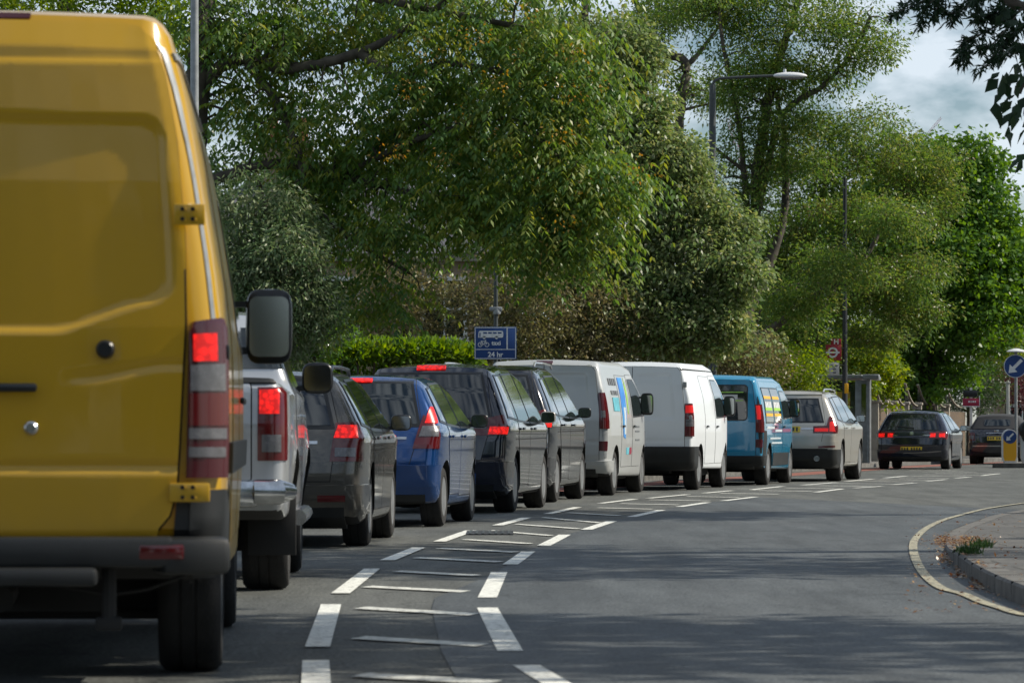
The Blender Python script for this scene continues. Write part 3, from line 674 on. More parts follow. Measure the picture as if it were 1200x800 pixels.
    v.mirrors(4.85, 1.475, M['plastic_s'], size=(.15, .23, .37), arm=.03, tall=True)
    # under the tail: tow post, cable, axle bar, silencer, mud flaps
    b = B(); tube(b, [(-v.xr+.05, -.565, .45), (-v.xr+.05, -.565, .26)], .028, 8); box(b, (-v.xr+.05, -.565, .245), (.06, .10, .05), bev=.01)
    tube(b, [(-.1, -.9, .235), (-.1, .9, .235)], .022, 8)
    tube(b, [(-.95, -.25, .42), (-.95, -.42, .37), (-.95, -.56, .345), (-.95, -.7, .365), (-.95, -.85, .42)], .008, 6)
    tube(b, [(-.7, .05, .36), (.9, .05, .36)], .09, 12); tube(b, [(-1.0, -.15, .33), (-.5, -.15, .36)], .05, 10)
    bmo('tow_gear', b, M['under'], v.root)
    v.place(-1.155, 16.5, -3.0)
    return v
# ------------------------------------------------------------------ 2 silver pickup
def pickup():
    L_ = 5.2; hw = .92
    sil = [(.05, .5), (0, .6), (.0, 1.0), (.02, 1.22), (.06, 1.27), (1.52, 1.25), (1.58, 1.30), (1.72, 1.62), (1.85, 1.70), (2.6, 1.74), (3.1, 1.68), (3.85, 1.17), (4.8, 1.08), (5.1, .95), (L_, .6), (5.1, .36), (4.8, .34), (.3, .44)]
    def W(x, z):
        w_ = hw-.02*((.95-z)/.5)**2 if z < 1.2 else hw-.02-(z-1.2)*.34
        return w_+.035*math.exp(-((z-.75)/.16)**2)*(math.exp(-((x-1.25)/.5)**2)+math.exp(-((x-4.3)/.5)**2))-.03*max(0, 1-x/.3)**2-.1*max(0, 1-(L_-x)/.9)**2
    v = Car('pickup_truck', 'silver double cab pickup truck between the yellow van and the grey estate', 'pickup', sil, hw, W, 1.15, 3.0, .385, M['silver'], r=.06, bulge=.02, crown=.03, wheelw=.26, archr=.46)
    v.wheels(6)
    v.panel('tailgate_gap', rrect(-.70, .66, .70, 1.24, .03), 'rear', M['seam'], off=.002, expand=.008, parent=v.body)
    tg = v.panel('tailgate', rrect(-.70, .66, .70, 1.24, .03), 'rear', M['silver'], off=.006)
    b = B(); box(b, (-v.xr-.01, 0, 1.13), (.03, .25, .08), bev=.01); bmo('tailgate_handle', b, M['chrome'], tg)
    v.panel('bed_rail', [(-.9, 1.235), (.9, 1.235), (.9, 1.30), (-.9, 1.30)], 'rear', M['plastic'], off=.014, depth=.08)
    v.panel('rear_window', rrect(-.55, 1.34, .55, 1.60, .05), 'rear', M['glass'], depth=None, off=.006) if False else None
    v.panel('cab_rear_window', [(1.585, 1.345), (1.72, 1.345), (1.72, 1.60), (1.585, 1.60)], 'wrap', M['glass'], off=.006)
    v.lamp([(.74, .79), (.925, .79), (.93, 1.16), (.90, 1.21), (.74, 1.21)], M['red_lens'], depth=.10,
           parts=[([(.75, 1.06), (.86, 1.06), (.86, 1.20), (.75, 1.20)], M['red_lit'], None), ([(.765, .84), (.87, .84), (.87, .94), (.765, .94)], M['clear_lens'], None)])
    b = B(); box(b, (-v.xr-.10, 0, .60), (.12, 1.5, .16), bev=.035)
    for sd in (-1, 1): tube(b, [(-v.xr-.12, sd*.72, .61), (-v.xr-.10, sd*.86, .61), (-v.xr+.05, sd*.925, .61)], [.075, .075, .05], 12)
    bmo('bumper', b, M['chrome'], v.root)
    v.plate(.62)
    for sd in (-1, 1):
        b = B(); box(b, (-.42, sd*.80, .42), (.02, .29, .40), bev=.005); bmo('mud_flap', b, M['under'], v.root)
    v.doors([([(1.75, .5), (2.5, .5), (2.5, 1.62), (1.85, 1.62), (1.75, 1.3)], 2.0), ([(2.53, .5), (3.5, .5), (3.6, 1.16), (3.0, 1.62), (2.53, 1.62)], 2.8)], hz=1.05, handles=M['chrome'])
    v.windows([[(1.82, 1.24), (2.44, 1.22), (2.44, 1.58), (1.93, 1.58)], [(2.55, 1.22), (3.62, 1.18), (3.0, 1.6), (2.55, 1.6)]])
    b = B(); tube(b, [(1.0-.3, -.93, .42), (2.4, -.93, .42)], .05, 10); tube(b, [(1.0-.3, .93, .42), (2.4, .93, .42)], .05, 10); bmo('side_step', b, M['chrome'], v.root)
    v.panel('windscreen', [(-.65, 1.2), (.65, 1.2), (.55, 1.62), (-.55, 1.62)], 'front', M['glass'], off=.006, depth=2.3) if False else None
    v.mirrors(3.45, 1.31, M['plastic_s'], size=(.11, .21, .21), arm=.03)
    v.place(-1.35, 24.9, -1.5)
# ------------------------------------------------------------------ generic hatch / estate
def hatch(name, label, cat, sil, hw, zb, wtop, xr, wb, wr, mt, rearwin, doors, wins, lampp, lparts, lm, bump_z=(.28, .52), bumper=None, rear=.06, r=.085, bulge=.09, hatchp=None, spokes=5, mirror=None, mirm=None, hz=.9, plate=.55, high=None, wtopp=1.15, place=None, rails=None, tw=.2, extra=None, depth=.28, group=None):
    L_ = max(p[0] for p in sil); zr = max(p[1] for p in sil)
    W = carW(hw, zb, zr, wtop, L_, rear=rear, p=wtopp)
    v = Car(name, label, cat, sil, hw, W, xr, wb, wr, mt, r=r, bulge=bulge, crown=.035, wheelw=tw, group=group, dx=.08, dz=.07)
    v.wheels(spokes)
    if hatchp:
        v.panel('tailgate_gap', hatchp, 'rear', M['seam'], off=.0015, expand=.007, parent=v.body)
        v.panel('tailgate', hatchp, 'rear', mt, off=.004)
    f = v.panel('rear_window', rearwin, 'rear', M['plastic_s'], off=.006, expand=.03)
    v.panel('pane', rearwin, 'rear', M['glass'], off=.009, parent=f)
    zc = min(p[1] for p in rearwin)
    if name != 'convertible_car':
        v.panel('rear_wiper', [(-.05, zc+.02), (.36, zc+.07), (.36, zc+.09), (-.05, zc+.045)], 'rear', M['plastic_s'], off=.022)
        v.panel('badge', rrect(-.045, zc-.13, .045, zc-.05, .03), 'rear', M['chrome'], off=.016)
        for y0, y1 in ((-.5, -.28), (.34, .5)): v.panel('badge', [(y0, zc-.15), (y1, zc-.15), (y1, zc-.125), (y0, zc-.125)], 'rear', M['chrome'], off=.012)
    v.doors(doors, hz=hz); v.windows(wins)
    v.lamp(lampp, lm, depth=depth, parts=lparts)
    z0, z1 = bump_z
    v.panel('bumper', [(-hw-.1, z0), (hw+.1, z0), (hw+.1, z1), (-hw-.1, z1)], 'rear', bumper or mt, off=.03, depth=xr-wr-.08, thick=.02)
    v.panel('bumper_valance', [(-hw*.8, z0-.12), (hw*.8, z0-.12), (hw*.8, z0+.07), (-hw*.8, z0+.07)], 'rear', M['plastic'], off=.034, depth=xr-wr-.15)
    v.panel('front_bumper', [(-hw-.1, .24), (hw+.1, .24), (hw+.1, .5), (-hw-.1, .5)], 'front', mt, off=.02, depth=.4)
    v.panel('grille', [(-.4, .45), (.4, .45), (.45, .62), (-.45, .62)], 'front', M['plastic'], off=.024, depth=.35)
    for sd in (-1, 1): v.panel('headlamp', [(sd*.48, .58), (sd*.8, .6), (sd*.8, .74), (sd*.5, .70)], 'front', M['clear_lens'], off=.01, depth=.6)
    zws = zb+.08; v.panel('windscreen', [(-wtop+.05, zws), (wtop-.05, zws), (wtop-.1, zr-.12), (-wtop+.1, zr-.12)], 'front', M['glass'], off=.006, depth=2.6)
    if plate: v.plate(plate)
    if high: v.panel('high_brake_lamp', rrect(high[0], high[1], high[2], high[3], .008), 'rear', M['red_lit'], off=.02)
    v.mirrors(mirror[0], mirror[1], mirm or mt, size=(.11, .185, .145))
    if rails:
        for sd in (-1, 1):
            x0, x1, y_, z_ = rails; b = B()
            tube(b, [(x0-xr, sd*y_, z_-.05), (x0+.12-xr, sd*y_, z_), ((x0+x1)/2-xr, sd*y_, z_+.01), (x1-.12-xr, sd*y_, z_), (x1-xr, sd*y_, z_-.05)], .017, 8); bmo('roof_rail', b, M['plastic_s'] if rails[3] < 1.6 else M['silver'], v.root)
    if extra: extra(v)
    v.place(*place); return v
def wiper(v, y0, y1, z, x):
    b = B(); tube(b, [(x-v.xr, y0, z), (x+.03-v.xr, y1, z+.04)], .012, 6); bmo('rear_wiper', b, M['plastic_s'], v.root)
PX = lambda px, D: (px-600)*D/F
yellow_van(); pickup()
# 3 grey estate
def ex3(v):
    v.panel('bumper_reflector', [(-.72, .40), (-.5, .40), (-.5, .44), (-.72, .44)], 'rear', M['red_lens'], off=.036, depth=.3)
    v.panel('bumper_reflector', [(.72, .40), (.5, .40), (.5, .44), (.72, .44)], 'rear', M['red_lens'], off=.036, depth=.3)
hatch('estate_car', 'grey brown estate car with lit tail lamps just behind the silver pickup', 'car',
      [(.12, .28), (.03, .42), (0, .6), (.02, .76), (.06, .92), (.12, 1.02), (.30, 1.32), (.38, 1.42), (.55, 1.455), (1.3, 1.475), (2.0, 1.475), (2.55, 1.42), (3.38, 1.0), (4.2, .87), (4.48, .72), (4.55, .5), (4.48, .25), (4.2, .19), (.4, .19)],
      .885, .93, .60, 1.0, 2.58, .32, M['grey_metal'], [(-.60, 1.0), (.60, 1.0), (.50, 1.36), (-.50, 1.36)],
      [([(.98, 1.40), (1.5, 1.41), (1.9, .95), (1.9, .3), (1.45, .3), (1.30, .72), (.86, .98)], 1.05) if False else ([(1.38, .3), (2.1, .3), (2.1, 1.40), (.95, 1.36), (.92, .95)], 1.15), ([(2.12, .3), (3.05, .3), (3.15, .95), (2.55, 1.37), (2.12, 1.40)], 2.3)],
      [[(.42, 1.02), (.86, .99), (.90, 1.33), (.55, 1.34)], [(.98, .98), (2.04, .97), (2.04, 1.385), (1.0, 1.36)], [(2.14, .97), (3.18, .97), (2.55, 1.36), (2.14, 1.385)]],
      [(.60, .71), (.93, .71), (.95, .9), (.86, 1.03), (.64, 1.02)], [([(.63, .90), (.82, .90), (.80, 1.0), (.66, 1.0)], M['red_lit'], None), ([(.64, .75), (.8, .75), (.8, .82), (.64, .82)], M['clear_lens'], None)], M['red_lens'],
      hatchp=[(-.60, .55), (.60, .55), (.66, 1.0), (.55, 1.40), (-.55, 1.40), (-.66, 1.0)], mirror=(2.95, 1.03, (.12, .23, .17)), mirm=M['plastic_s'], spokes=6, plate=.62, place=(-1.175, 34.2, 2.6), rails=(.6, 2.4, .56, 1.485), extra=ex3)
# 4 blue hatchback
def ex4(v):
    v.panel('window_sticker', [(-.02, 1.14), (.1, 1.04), (.22, 1.14), (.1, 1.26)], 'rear', M['grey_sign'], off=.0105, label='diamond shaped sticker on the rear window')
hatch('hatchback_car', 'bright blue small hatchback with tall triangular tail lamps', 'car',
      [(.10, .28), (.02, .42), (0, .62), (.03, .82), (.08, .96), (.26, 1.30), (.36, 1.44), (.5, 1.50), (1.2, 1.525), (1.8, 1.51), (2.3, 1.42), (3.15, .98), (3.65, .82), (3.86, .62), (3.9, .45), (3.8, .24), (3.6, .19), (.35, .19)],
      .845, .96, .58, .62, 2.5, .30, M['blue'], [(-.60, 1.02), (.60, 1.02), (.50, 1.42), (-.50, 1.42)],
      [([(.98, .32), (1.75, .32), (1.75, 1.45), (.78, 1.42), (.72, .95)], .92), ([(1.77, .3), (2.72, .3), (2.85, .98), (2.25, 1.40), (1.77, 1.45)], 1.95)],
      [[(.44, 1.06), (.68, 1.04), (.74, 1.38), (.55, 1.36)], [(.80, 1.03), (1.70, 1.0), (1.70, 1.43), (.84, 1.41)], [(1.80, 1.0), (2.90, 1.0), (2.25, 1.39), (1.80, 1.43)]],
      [(.56, .78), (.90, .78), (.90, 1.0), (.74, 1.24), (.68, 1.22)], [([(.67, 1.03), (.78, 1.03), (.75, 1.19), (.70, 1.19)], M['red_lit'], None), ([(.62, .90), (.80, .90), (.80, 1.0), (.65, 1.0)], M['clear_lens'], None)], M['red_lens'],
      hatchp=[(-.52, .60), (.52, .60), (.64, 1.0), (.54, 1.46), (-.54, 1.46), (-.64, 1.0)], mirror=(2.65, 1.06, (.12, .22, .16)), mirm=M['plastic_s'], spokes=8, plate=.70, place=(PX(522, 41.0), 41.0, 6.0), high=(-.12, 1.435, .12, 1.465), extra=ex4, depth=.22, bump_z=(.27, .62))
# 5 black people carrier
hatch('people_carrier', 'black people carrier with one high red brake lamp in its roof edge', 'car',
      [(.12, .28), (.03, .42), (0, .62), (.02, .86), (.08, 1.05), (.22, 1.45), (.30, 1.62), (.42, 1.70), (1.3, 1.745), (2.2, 1.74), (2.9, 1.64), (3.85, 1.08), (4.4, .92), (4.72, .74), (4.8, .5), (4.7, .24), (4.4, .2), (.4, .2)],
      .94, 1.02, .66, .98, 2.85, .335, M['navy'], [(-.70, 1.10), (.70, 1.10), (.58, 1.60), (-.58, 1.60)],
      [([(1.36, .32), (2.15, .32), (2.15, 1.64), (1.1, 1.62), (1.02, 1.0)], 1.3), ([(2.17, .3), (3.2, .3), (3.3, 1.05), (2.8, 1.56), (2.17, 1.64)], 2.4)],
      [[(.40, 1.12), (.98, 1.09), (1.02, 1.59), (.52, 1.58)], [(1.10, 1.08), (2.08, 1.06), (2.08, 1.62), (1.14, 1.60)], [(2.20, 1.06), (3.45, 1.05), (2.80, 1.54), (2.20, 1.62)]],
      [(.42, .90), (1.0, .90), (1.0, 1.10), (.86, 1.14), (.5, 1.06)], [([(.70, .915), (.92, .915), (.92, 1.0), (.72, 1.0)], M['red_lit'], None), ([(.50, .98), (.68, .98), (.68, 1.03), (.54, 1.03)], M['clear_lens'], None)], M['red_lens'],
      hatchp=[(-.62, .62), (.62, .62), (.74, 1.06), (.64, 1.68), (-.64, 1.68), (-.74, 1.06)], mirror=(3.2, 1.12, (.13, .24, .18)), mirm=M['beige'], spokes=5, plate=.74, place=(PX(605, 48), 48.0, 7.2), high=(-.17, 1.655, .17, 1.70), tw=.22, depth=.24, bump_z=(.28, .60), hz=.98)
# 6 second black people carrier
hatch('people_carrier', 'smaller black people carrier with chrome roof rails, in front of the silver panel van', 'car',
      [(.12, .28), (.03, .42), (0, .62), (.03, .9), (.09, 1.1), (.24, 1.5), (.34, 1.70), (.46, 1.78), (1.3, 1.83), (2.0, 1.82), (2.7, 1.72), (3.6, 1.15), (4.2, .96), (4.55, .76), (4.62, .5), (4.5, .24), (4.2, .2), (.4, .2)],
      .92, 1.08, .62, .95, 2.75, .335, M['black'], [(-.68, 1.18), (.68, 1.18), (.54, 1.66), (-.54, 1.66)],
      [([(1.32, .32), (2.05, .32), (2.05, 1.70), (1.05, 1.68), (.98, 1.1)], 1.25), ([(2.07, .3), (3.05, .3), (3.12, 1.12), (2.65, 1.62), (2.07, 1.70)], 2.3)],
      [[(.44, 1.20), (.94, 1.17), (.98, 1.64), (.56, 1.62)], [(1.06, 1.16), (2.0, 1.14), (2.0, 1.68), (1.10, 1.66)], [(2.10, 1.14), (3.2, 1.13), (2.62, 1.60), (2.10, 1.68)]],
      [(.50, 1.0), (.98, 1.0), (.98, 1.18), (.84, 1.24), (.56, 1.16)], [([(.72, 1.0), (.90, 1.0), (.90, 1.06), (.74, 1.06)], M['red_lit'], None)], M['red_lens'],
      hatchp=[(-.60, .68), (.60, .68), (.72, 1.12), (.60, 1.74), (-.60, 1.74), (-.72, 1.12)], mirror=(2.95, 1.20, (.13, .24, .18)), mirm=M['plastic_s'], spokes=5, plate=.80, place=(PX(654, 54.6), 54.6, 8.0), rails=(.7, 2.5, .60, 1.85), tw=.22, depth=.24, bump_z=(.28, .60), hz=1.03)
# ------------------------------------------------------------------ vans 7,8,9
def midvan(kind, name, label, mt, xr, wb, H, place):
    tr = kind != 'transit'
    L_ = 4.8; hw = .95 if tr else .975
    if tr: sil = [(.10, .36), (.03, .45), (0, .60), (.0, 1.1), (.04, 1.6), (.09, H-.08), (.2, H-.01), (.4, H), (2.6, H+.01), (3.3, H-.06), (3.75, H-.35), (4.3, 1.25), (4.65, .98), (4.78, .6), (4.7, .3), (4.4, .24), (.5, .28)]
    else: sil = [(.10, .38), (.03, .45), (0, .60), (.0, 1.1), (.03, 1.7), (.07, H-.07), (.15, H-.01), (.3, H), (2.6, H+.01), (3.3, H-.05), (3.65, H-.3), (4.2, 1.3), (4.7, 1.12), (4.85, .8), (4.86, .45), (4.7, .3), (.4, .34)]
    zs = [.3, .8, 1.15, 1.5, H]; ws = [hw-.03, hw, hw-.005, hw-.05, hw-.17] if tr else [hw-.03, hw, hw, hw-.04, hw-.19]
    def W(x, z): return float(np.interp(z, zs, ws))-.02*max(0, 1-x/.4)**2-.13*max(0, 1-(L_-x)/1.1)**2
    v = Car(name, label, 'van', sil, hw, W, xr, wb, .335, mt, r=.07 if tr else .05, bulge=.02, crown=.03, wheelw=.21, archr=.40, dx=.1, dz=.09)
    v.wheels(6 if tr else 5, cover=(kind == 'trafic'))
    top = H-.10
    def disp(x, y, z):
        if kind == 'vivaro': return 0
        a = abs(y); dz = min(H-.20-z, z-1.13); dy = min(a-.07, .70-(z-1.1)*.10-a); dd = min(dz, dy)
        if dz < .06 and dy < .06: dd = .06-math.hypot(.06-dz, .06-dy)
        return -.012*sst(-.004, .03, dd)-.008*math.exp(-((z-.80)/.015)**2)
    for sd in (-1, 1):
        pl = [(sd*.006, .52), (sd*(hw-.14), .52), (sd*(hw-.13), 1.2), (sd*(hw-.20), top-.08), (sd*(hw-.26), top), (sd*.006, top+.01)]
        v.panel('door_gap', pl, 'rear', M['seam'], off=.0015, expand=.007, parent=v.body)
        d = v.panel('rear_door', pl, 'rear', mt, off=.022, disp=disp, grid=.03, thick=.0, smooth=60)
        if kind == 'vivaro':
            wp = rrect(.09, 1.14, .66, H-.2, .05); wp = [(y*sd, z) for y, z in wp]
            o = v.panel('window', wp, 'rear', M['plastic_s'], off=.025, expand=.02, parent=None)
            v.panel('pane', wp, 'rear', M['glass'], off=.029, parent=o)
        if not tr:
            for zz_ in (1.68, 1.15, .62):
                b = B(); box(b, (-v.xr+.02, sd*(W(0, zz_)-.02), zz_), (.05, .06, .09), bev=.01); bmo('hinge', b, M['steel'], d)
    b = B(); box(b, (-v.xr-.028, -.11, 1.02), (.03, .10, .13), bev=.01); bmo('door_handle', b, M['plastic_s'], v.root)
    if tr:
        for sd in (-1, 1):   # dark corner pillars with lamps
            c = v.panel('corner_pillar', [(sd*(hw-.125), .56), (sd*(hw+.05), .56), (sd*(hw+.05), 1.2), (sd*(hw-.02), H-.14), (sd*(hw-.17), H-.14), (sd*(hw-.115), 1.2)], 'rear', M['plastic_s'] if kind == 'vivaro' else M['steel'], off=.006, depth=.07)
        lz = (.98, 1.50) if kind == 'trafic' else (.92, 1.40)
        v.lamp([(hw-.12, lz[0]), (hw+.05, lz[0]), (hw+.03, 1.3), (hw-.03, lz[1]), (hw-.15, lz[1])], M['red_lens'], depth=.09, off=.028,
               parts=[([(hw-.105, 1.14), (hw-.055, 1.14), (hw-.06, 1.24), (hw-.11, 1.24)], M['clear_lens'] if kind == 'trafic' else M['red_glow'], None)] + ([([(hw-.115, 1.24), (hw-.055, 1.24), (hw-.08, 1.38), (hw-.13, 1.38)], M['red_glow'], None)] if kind == 'vivaro' else []))
        v.lamp([(hw-.13, .66), (hw+.05, .66), (hw+.05, .80), (hw-.13, .80)], M['dark_lens'], depth=.07, name='fog_lamp')
        v.panel('bumper', [(-hw-.1, .36), (hw+.1, .36), (hw+.1, .52), (-hw-.1, .52)], 'rear', mt if kind == 'trafic' else M['plastic'], off=.04, depth=.5 if kind == 'trafic' else .35)
        v.panel('bumper_valance', [(-hw*.8, .3), (hw*.8, .3), (hw*.8, .42), (-hw*.8, .42)], 'rear', M['plastic'], off=.05, depth=.3)
        if kind == 'trafic': v.panel('high_lamp', rrect(-.12, H-.075, .12, H-.035, .006), 'rear', M['dark_lens'], off=.02)
    else:
        v.lamp([(hw-.13, .86), (hw+.05, .86), (hw+.05, 1.38), (hw-.13, 1.38)], M['red_lens'], depth=.09, off=.028,
               parts=[([(hw-.115, 1.23), (hw-.02, 1.23), (hw-.02, 1.35), (hw-.115, 1.35)], M['red_glow'], None), ([(hw-.115, 1.02), (hw-.02, 1.02), (hw-.02, 1.13), (hw-.115, 1.13)], M['clear_lens'], None)])
        v.panel('bumper', [(-hw-.1, .36), (hw+.1, .36), (hw+.1, .70), (-hw-.1, .70)], 'rear', M['plastic'], off=.05, depth=.42)
        v.panel('roof_gutter', [(.05, H-.14), (3.4, H-.13), (3.4, H-.115), (.05, H-.115)], 'side', M['seam'], off=.003, side=-1)
    v.doors([([(1.45, .42), (2.55, .42), (2.55, H-.22), (1.45, H-.22)], 1.6), ([(2.62, .42), (3.45, .42), (3.95, .85), (4.1, 1.22), (3.7, H-.35), (3.3, H-.2), (2.62, H-.2)], 2.75)], handles=M['plastic_s'], hz=1.02)
    v.windows([[(2.72, 1.17), (4.05, 1.20), (3.62, H-.42), (3.3, H-.28), (2.72, H-.28)]])
    if kind == 'vivaro':
        v.windows([[(.42, 1.10), (1.38, 1.10), (1.38, H-.24), (.46, H-.24)], [(1.52, 1.10), (2.48, 1.10), (2.48, H-.24), (1.52, H-.24)]], m=M['glass'])
        for x0, x1 in ((.46, 1.34), (1.56, 2.42)):
            for z, m_ in ((H-.42, M['bollard_y']), (H-.62, M['sticker_g']), (H-.72, M['bollard_y'])):
                v.panel('window_stripe', [(x0, z), (x1, z), (x1, z+.05), (x0, z+.05)], 'side', m_, side=-1, off=.012)
            for k in range(4): v.panel('window_lettering', [(x0+.06+k*.2, H-.57), (x0+.2+k*.2, H-.57), (x0+.2+k*.2, H-.47), (x0+.06+k*.2, H-.47)], 'side', M['sign_white'], side=-1, off=.0125)
        for z, x0, x1, h in ((.98, .5, 1.5, .045), (.93, 1.6, 2.5, .04), (.80, .9, 2.3, .03), (.72, 1.1, 2.5, .03)):
            v.panel('side_lettering', [(x0, z), (x1, z), (x1, z+h), (x0, z+h)], 'side', M['sticker_w'], side=-1, off=.008)
        for yy, cc in ((H-.32, 'sticker_g'), (H-.46, 'sticker_g')):
            v.panel('window_stripe', [(-.6, yy), (-.15, yy), (-.15, yy+.015), (-.6, yy+.015)], 'rear', M[cc], off=.031)
        v.panel('window_label', [(-.5, H-.43), (-.25, H-.43), (-.25, H-.35), (-.5, H-.35)], 'rear', M['grey_sign'], off=.031)
        v.panel('sill', [(1.35, .34), (3.5, .34), (3.5, .56), (1.35, .56)], 'side', M['plastic'], side=-1, off=.012)
        v.panel('side_skirt', [(.12, .42), (.5, .42), (.5, .95), (.12, .95)], 'side', M['plastic'], side=-1, off=.004)
    if kind == 'trafic':
        def st(n_, p_, m_): v.panel(n_, p_, 'side', m_, side=-1, off=.0095)
        for k, (x0, x1) in enumerate(((.65, .8), (.88, .98), (1.04, 1.2), (1.26, 1.36))): st('side_lettering', [(x0, 1.62), (x1, 1.62), (x1, 1.72), (x0, 1.72)], M['sticker_k'])
        for k, (x0, x1) in enumerate(((.7, .95), (1.0, 1.1), (1.16, 1.38))): st('side_lettering', [(x0, 1.48), (x1, 1.48), (x1, 1.54), (x0, 1.54)], M['sticker_k'])
        st('side_panel_print', [(.75, 1.24), (1.35, 1.24), (1.35, 1.44), (.75, 1.44)], M['sticker_c'])
        st('blue_swoosh', [(1.60, .86), (1.9, .82), (2.0, 1.2), (2.15, 1.5), (2.1, 1.74), (1.62, 1.74), (1.55, 1.3)], M['sticker_b'])
        v.panel('green_swoosh', [(2.1, 1.2), (2.25, 1.2), (2.35, 1.55), (2.28, 1.74), (2.2, 1.74), (2.2, 1.5)], 'side', M['sticker_g'], side=-1, off=.0095)
        v.panel('side_lettering', [(1.7, .9), (1.86, .9), (1.95, 1.3), (1.75, 1.3)], 'side', M['sticker_w'], side=-1, off=.011)
        st('side_panel_print', [(1.95, .60), (2.25, .60), (2.25, .70), (1.95, .70)], M['sticker_c']); st('side_panel_print', [(2.27, .60), (2.5, .60), (2.5, .70), (2.27, .70)], M['maroon'])
        for z in (1.0, .93, .80): st('side_lettering', [(2.9, z), (3.35, z), (3.35, z+.025), (2.9, z+.025)], M['sticker_k'])
    v.panel('windscreen', [(-.75, 1.3), (.75, 1.3), (.65, H-.2), (-.65, H-.2)], 'front', M['glass'], off=.006, depth=1.6)
    v.panel('front_bumper', [(-hw-.1, .3), (hw+.1, .3), (hw+.1, .62), (-hw-.1, .62)], 'front', M['plastic'], off=.02, depth=.4)
    for sd in (-1, 1): v.panel('headlamp', [(sd*.55, .68), (sd*.9, .7), (sd*.88, .95), (sd*.6, .88)], 'front', M['clear_lens'], off=.01, depth=.7)
    v.mirrors(3.72, 1.36, M['plastic_s'], size=(.13, .20, .34), arm=.0, tall=True)
    v.place(*place)
M['sticker_k'] = mat('dark grey lettering', (.12, .13, .14), rough=.5); M['sticker_b'] = mat('blue vinyl print', (.02, .12, .50), rough=.4, col2=(.05, .30, .62), vscale=1.5)
M['sticker_c'] = mat('cyan vinyl print', (.12, .45, .55), rough=.5, var=.3, vscale=9); M['sticker_g'] = mat('green vinyl print', (.30, .55, .08), rough=.5); M['sticker_w'] = mat('pale lettering', (.55, .62, .66), rough=.5, var=.3, vscale=30)
midvan('trafic', 'panel_van', 'silver panel van with blue swirl print on its side, behind the second black people carrier', M['van_silver'], .92, 3.1, 1.99, (PX(721, 60.3), 60.3, 9.5))
midvan('transit', 'panel_van', 'plain white panel van with grey rear doors and black bumper', M['white'], .95, 2.93, 2.05, (PX(820, 65.9), 65.9, 10.8))
midvan('vivaro', 'minibus', 'blue minibus with yellow and green striped side windows, beside the white van', M['sky_blue'], .92, 3.1, 1.92, (PX(901, 71.6), 71.6, 11.2))
# 10 champagne SUV
def ex10(v):
    v.panel('lower_skirt', [(-1.1, .28), (1.1, .28), (1.1, .60), (-1.1, .60)], 'rear', M['plastic'], off=.036, depth=.5)
    for sd in (-1, 1):
        b = B(); tube(b, [(-v.xr-.05, sd*.58, .43), (-v.xr+.2, sd*.58, .43)], .055, 14); bmo('exhaust_tip', b, M['chrome'], v.root)
        v.panel('bumper_reflector', [(sd*.60, .62), (sd*.88, .64), (sd*.88, .67), (sd*.60, .66)], 'rear', M['red_lens'], off=.038, depth=.3)
    v.lamp([(.74, 1.02), (1.02, 1.02), (.98, 1.12), (.84, 1.22), (.78, 1.2)], M['red_lens'], depth=.24)
    v.panel('spoiler', [(-.62, 1.60), (.62, 1.60), (.58, 1.68), (-.58, 1.68)], 'rear', M['beige'], off=.03)
hatch('suv_car', 'champagne coloured SUV with red lamps and twin exhausts beyond the blue minibus', 'car',
      [(.12, .30), (.03, .42), (0, .62), (.02, .86), (.08, 1.06), (.26, 1.42), (.36, 1.60), (.5, 1.66), (1.4, 1.71), (2.2, 1.70), (2.8, 1.60), (3.6, 1.16), (4.4, 1.0), (4.75, .82), (4.86, .5), (4.75, .3), (4.4, .26), (.4, .26)],
      .965, 1.04, .66, .92, 2.93, .37, M['beige'], [(-.66, 1.12), (.66, 1.12), (.54, 1.52), (-.54, 1.52)],
      [([(1.36, .36), (2.15, .36), (2.15, 1.60), (1.05, 1.58), (.98, 1.04)], 1.25), ([(2.17, .34), (3.2, .34), (3.25, 1.1), (2.7, 1.54), (2.17, 1.60)], 2.4)],
      [[(.50, 1.16), (.92, 1.13), (.98, 1.54), (.62, 1.54)], [(1.06, 1.12), (2.08, 1.10), (2.08, 1.58), (1.10, 1.56)], [(2.20, 1.10), (3.3, 1.10), (2.70, 1.52), (2.20, 1.58)]],
      [(.50, .90), (1.02, .90), (1.02, 1.05), (.50, 1.03)], [([(.53, .93), (.78, .93), (.78, .99), (.53, .99)], M['red_glow'], None), ([(.80, .93), (.90, .93), (.86, 1.12), (.80, 1.10)], M['red_glow'], None)], M['red_lens'],
      hatchp=[(-.64, .68), (.64, .68), (.72, 1.08), (.60, 1.62), (-.60, 1.62), (-.72, 1.08)], mirror=(3.05, 1.18, (.14, .25, .18)), mirm=M['plastic_s'], spokes=5, plate=.97, place=(PX(987, 76.9), 76.9, 11.5), rails=(.8, 2.6, .60, 1.72), tw=.26, depth=.26, bump_z=(.55, .74), extra=ex10, hz=1.0)
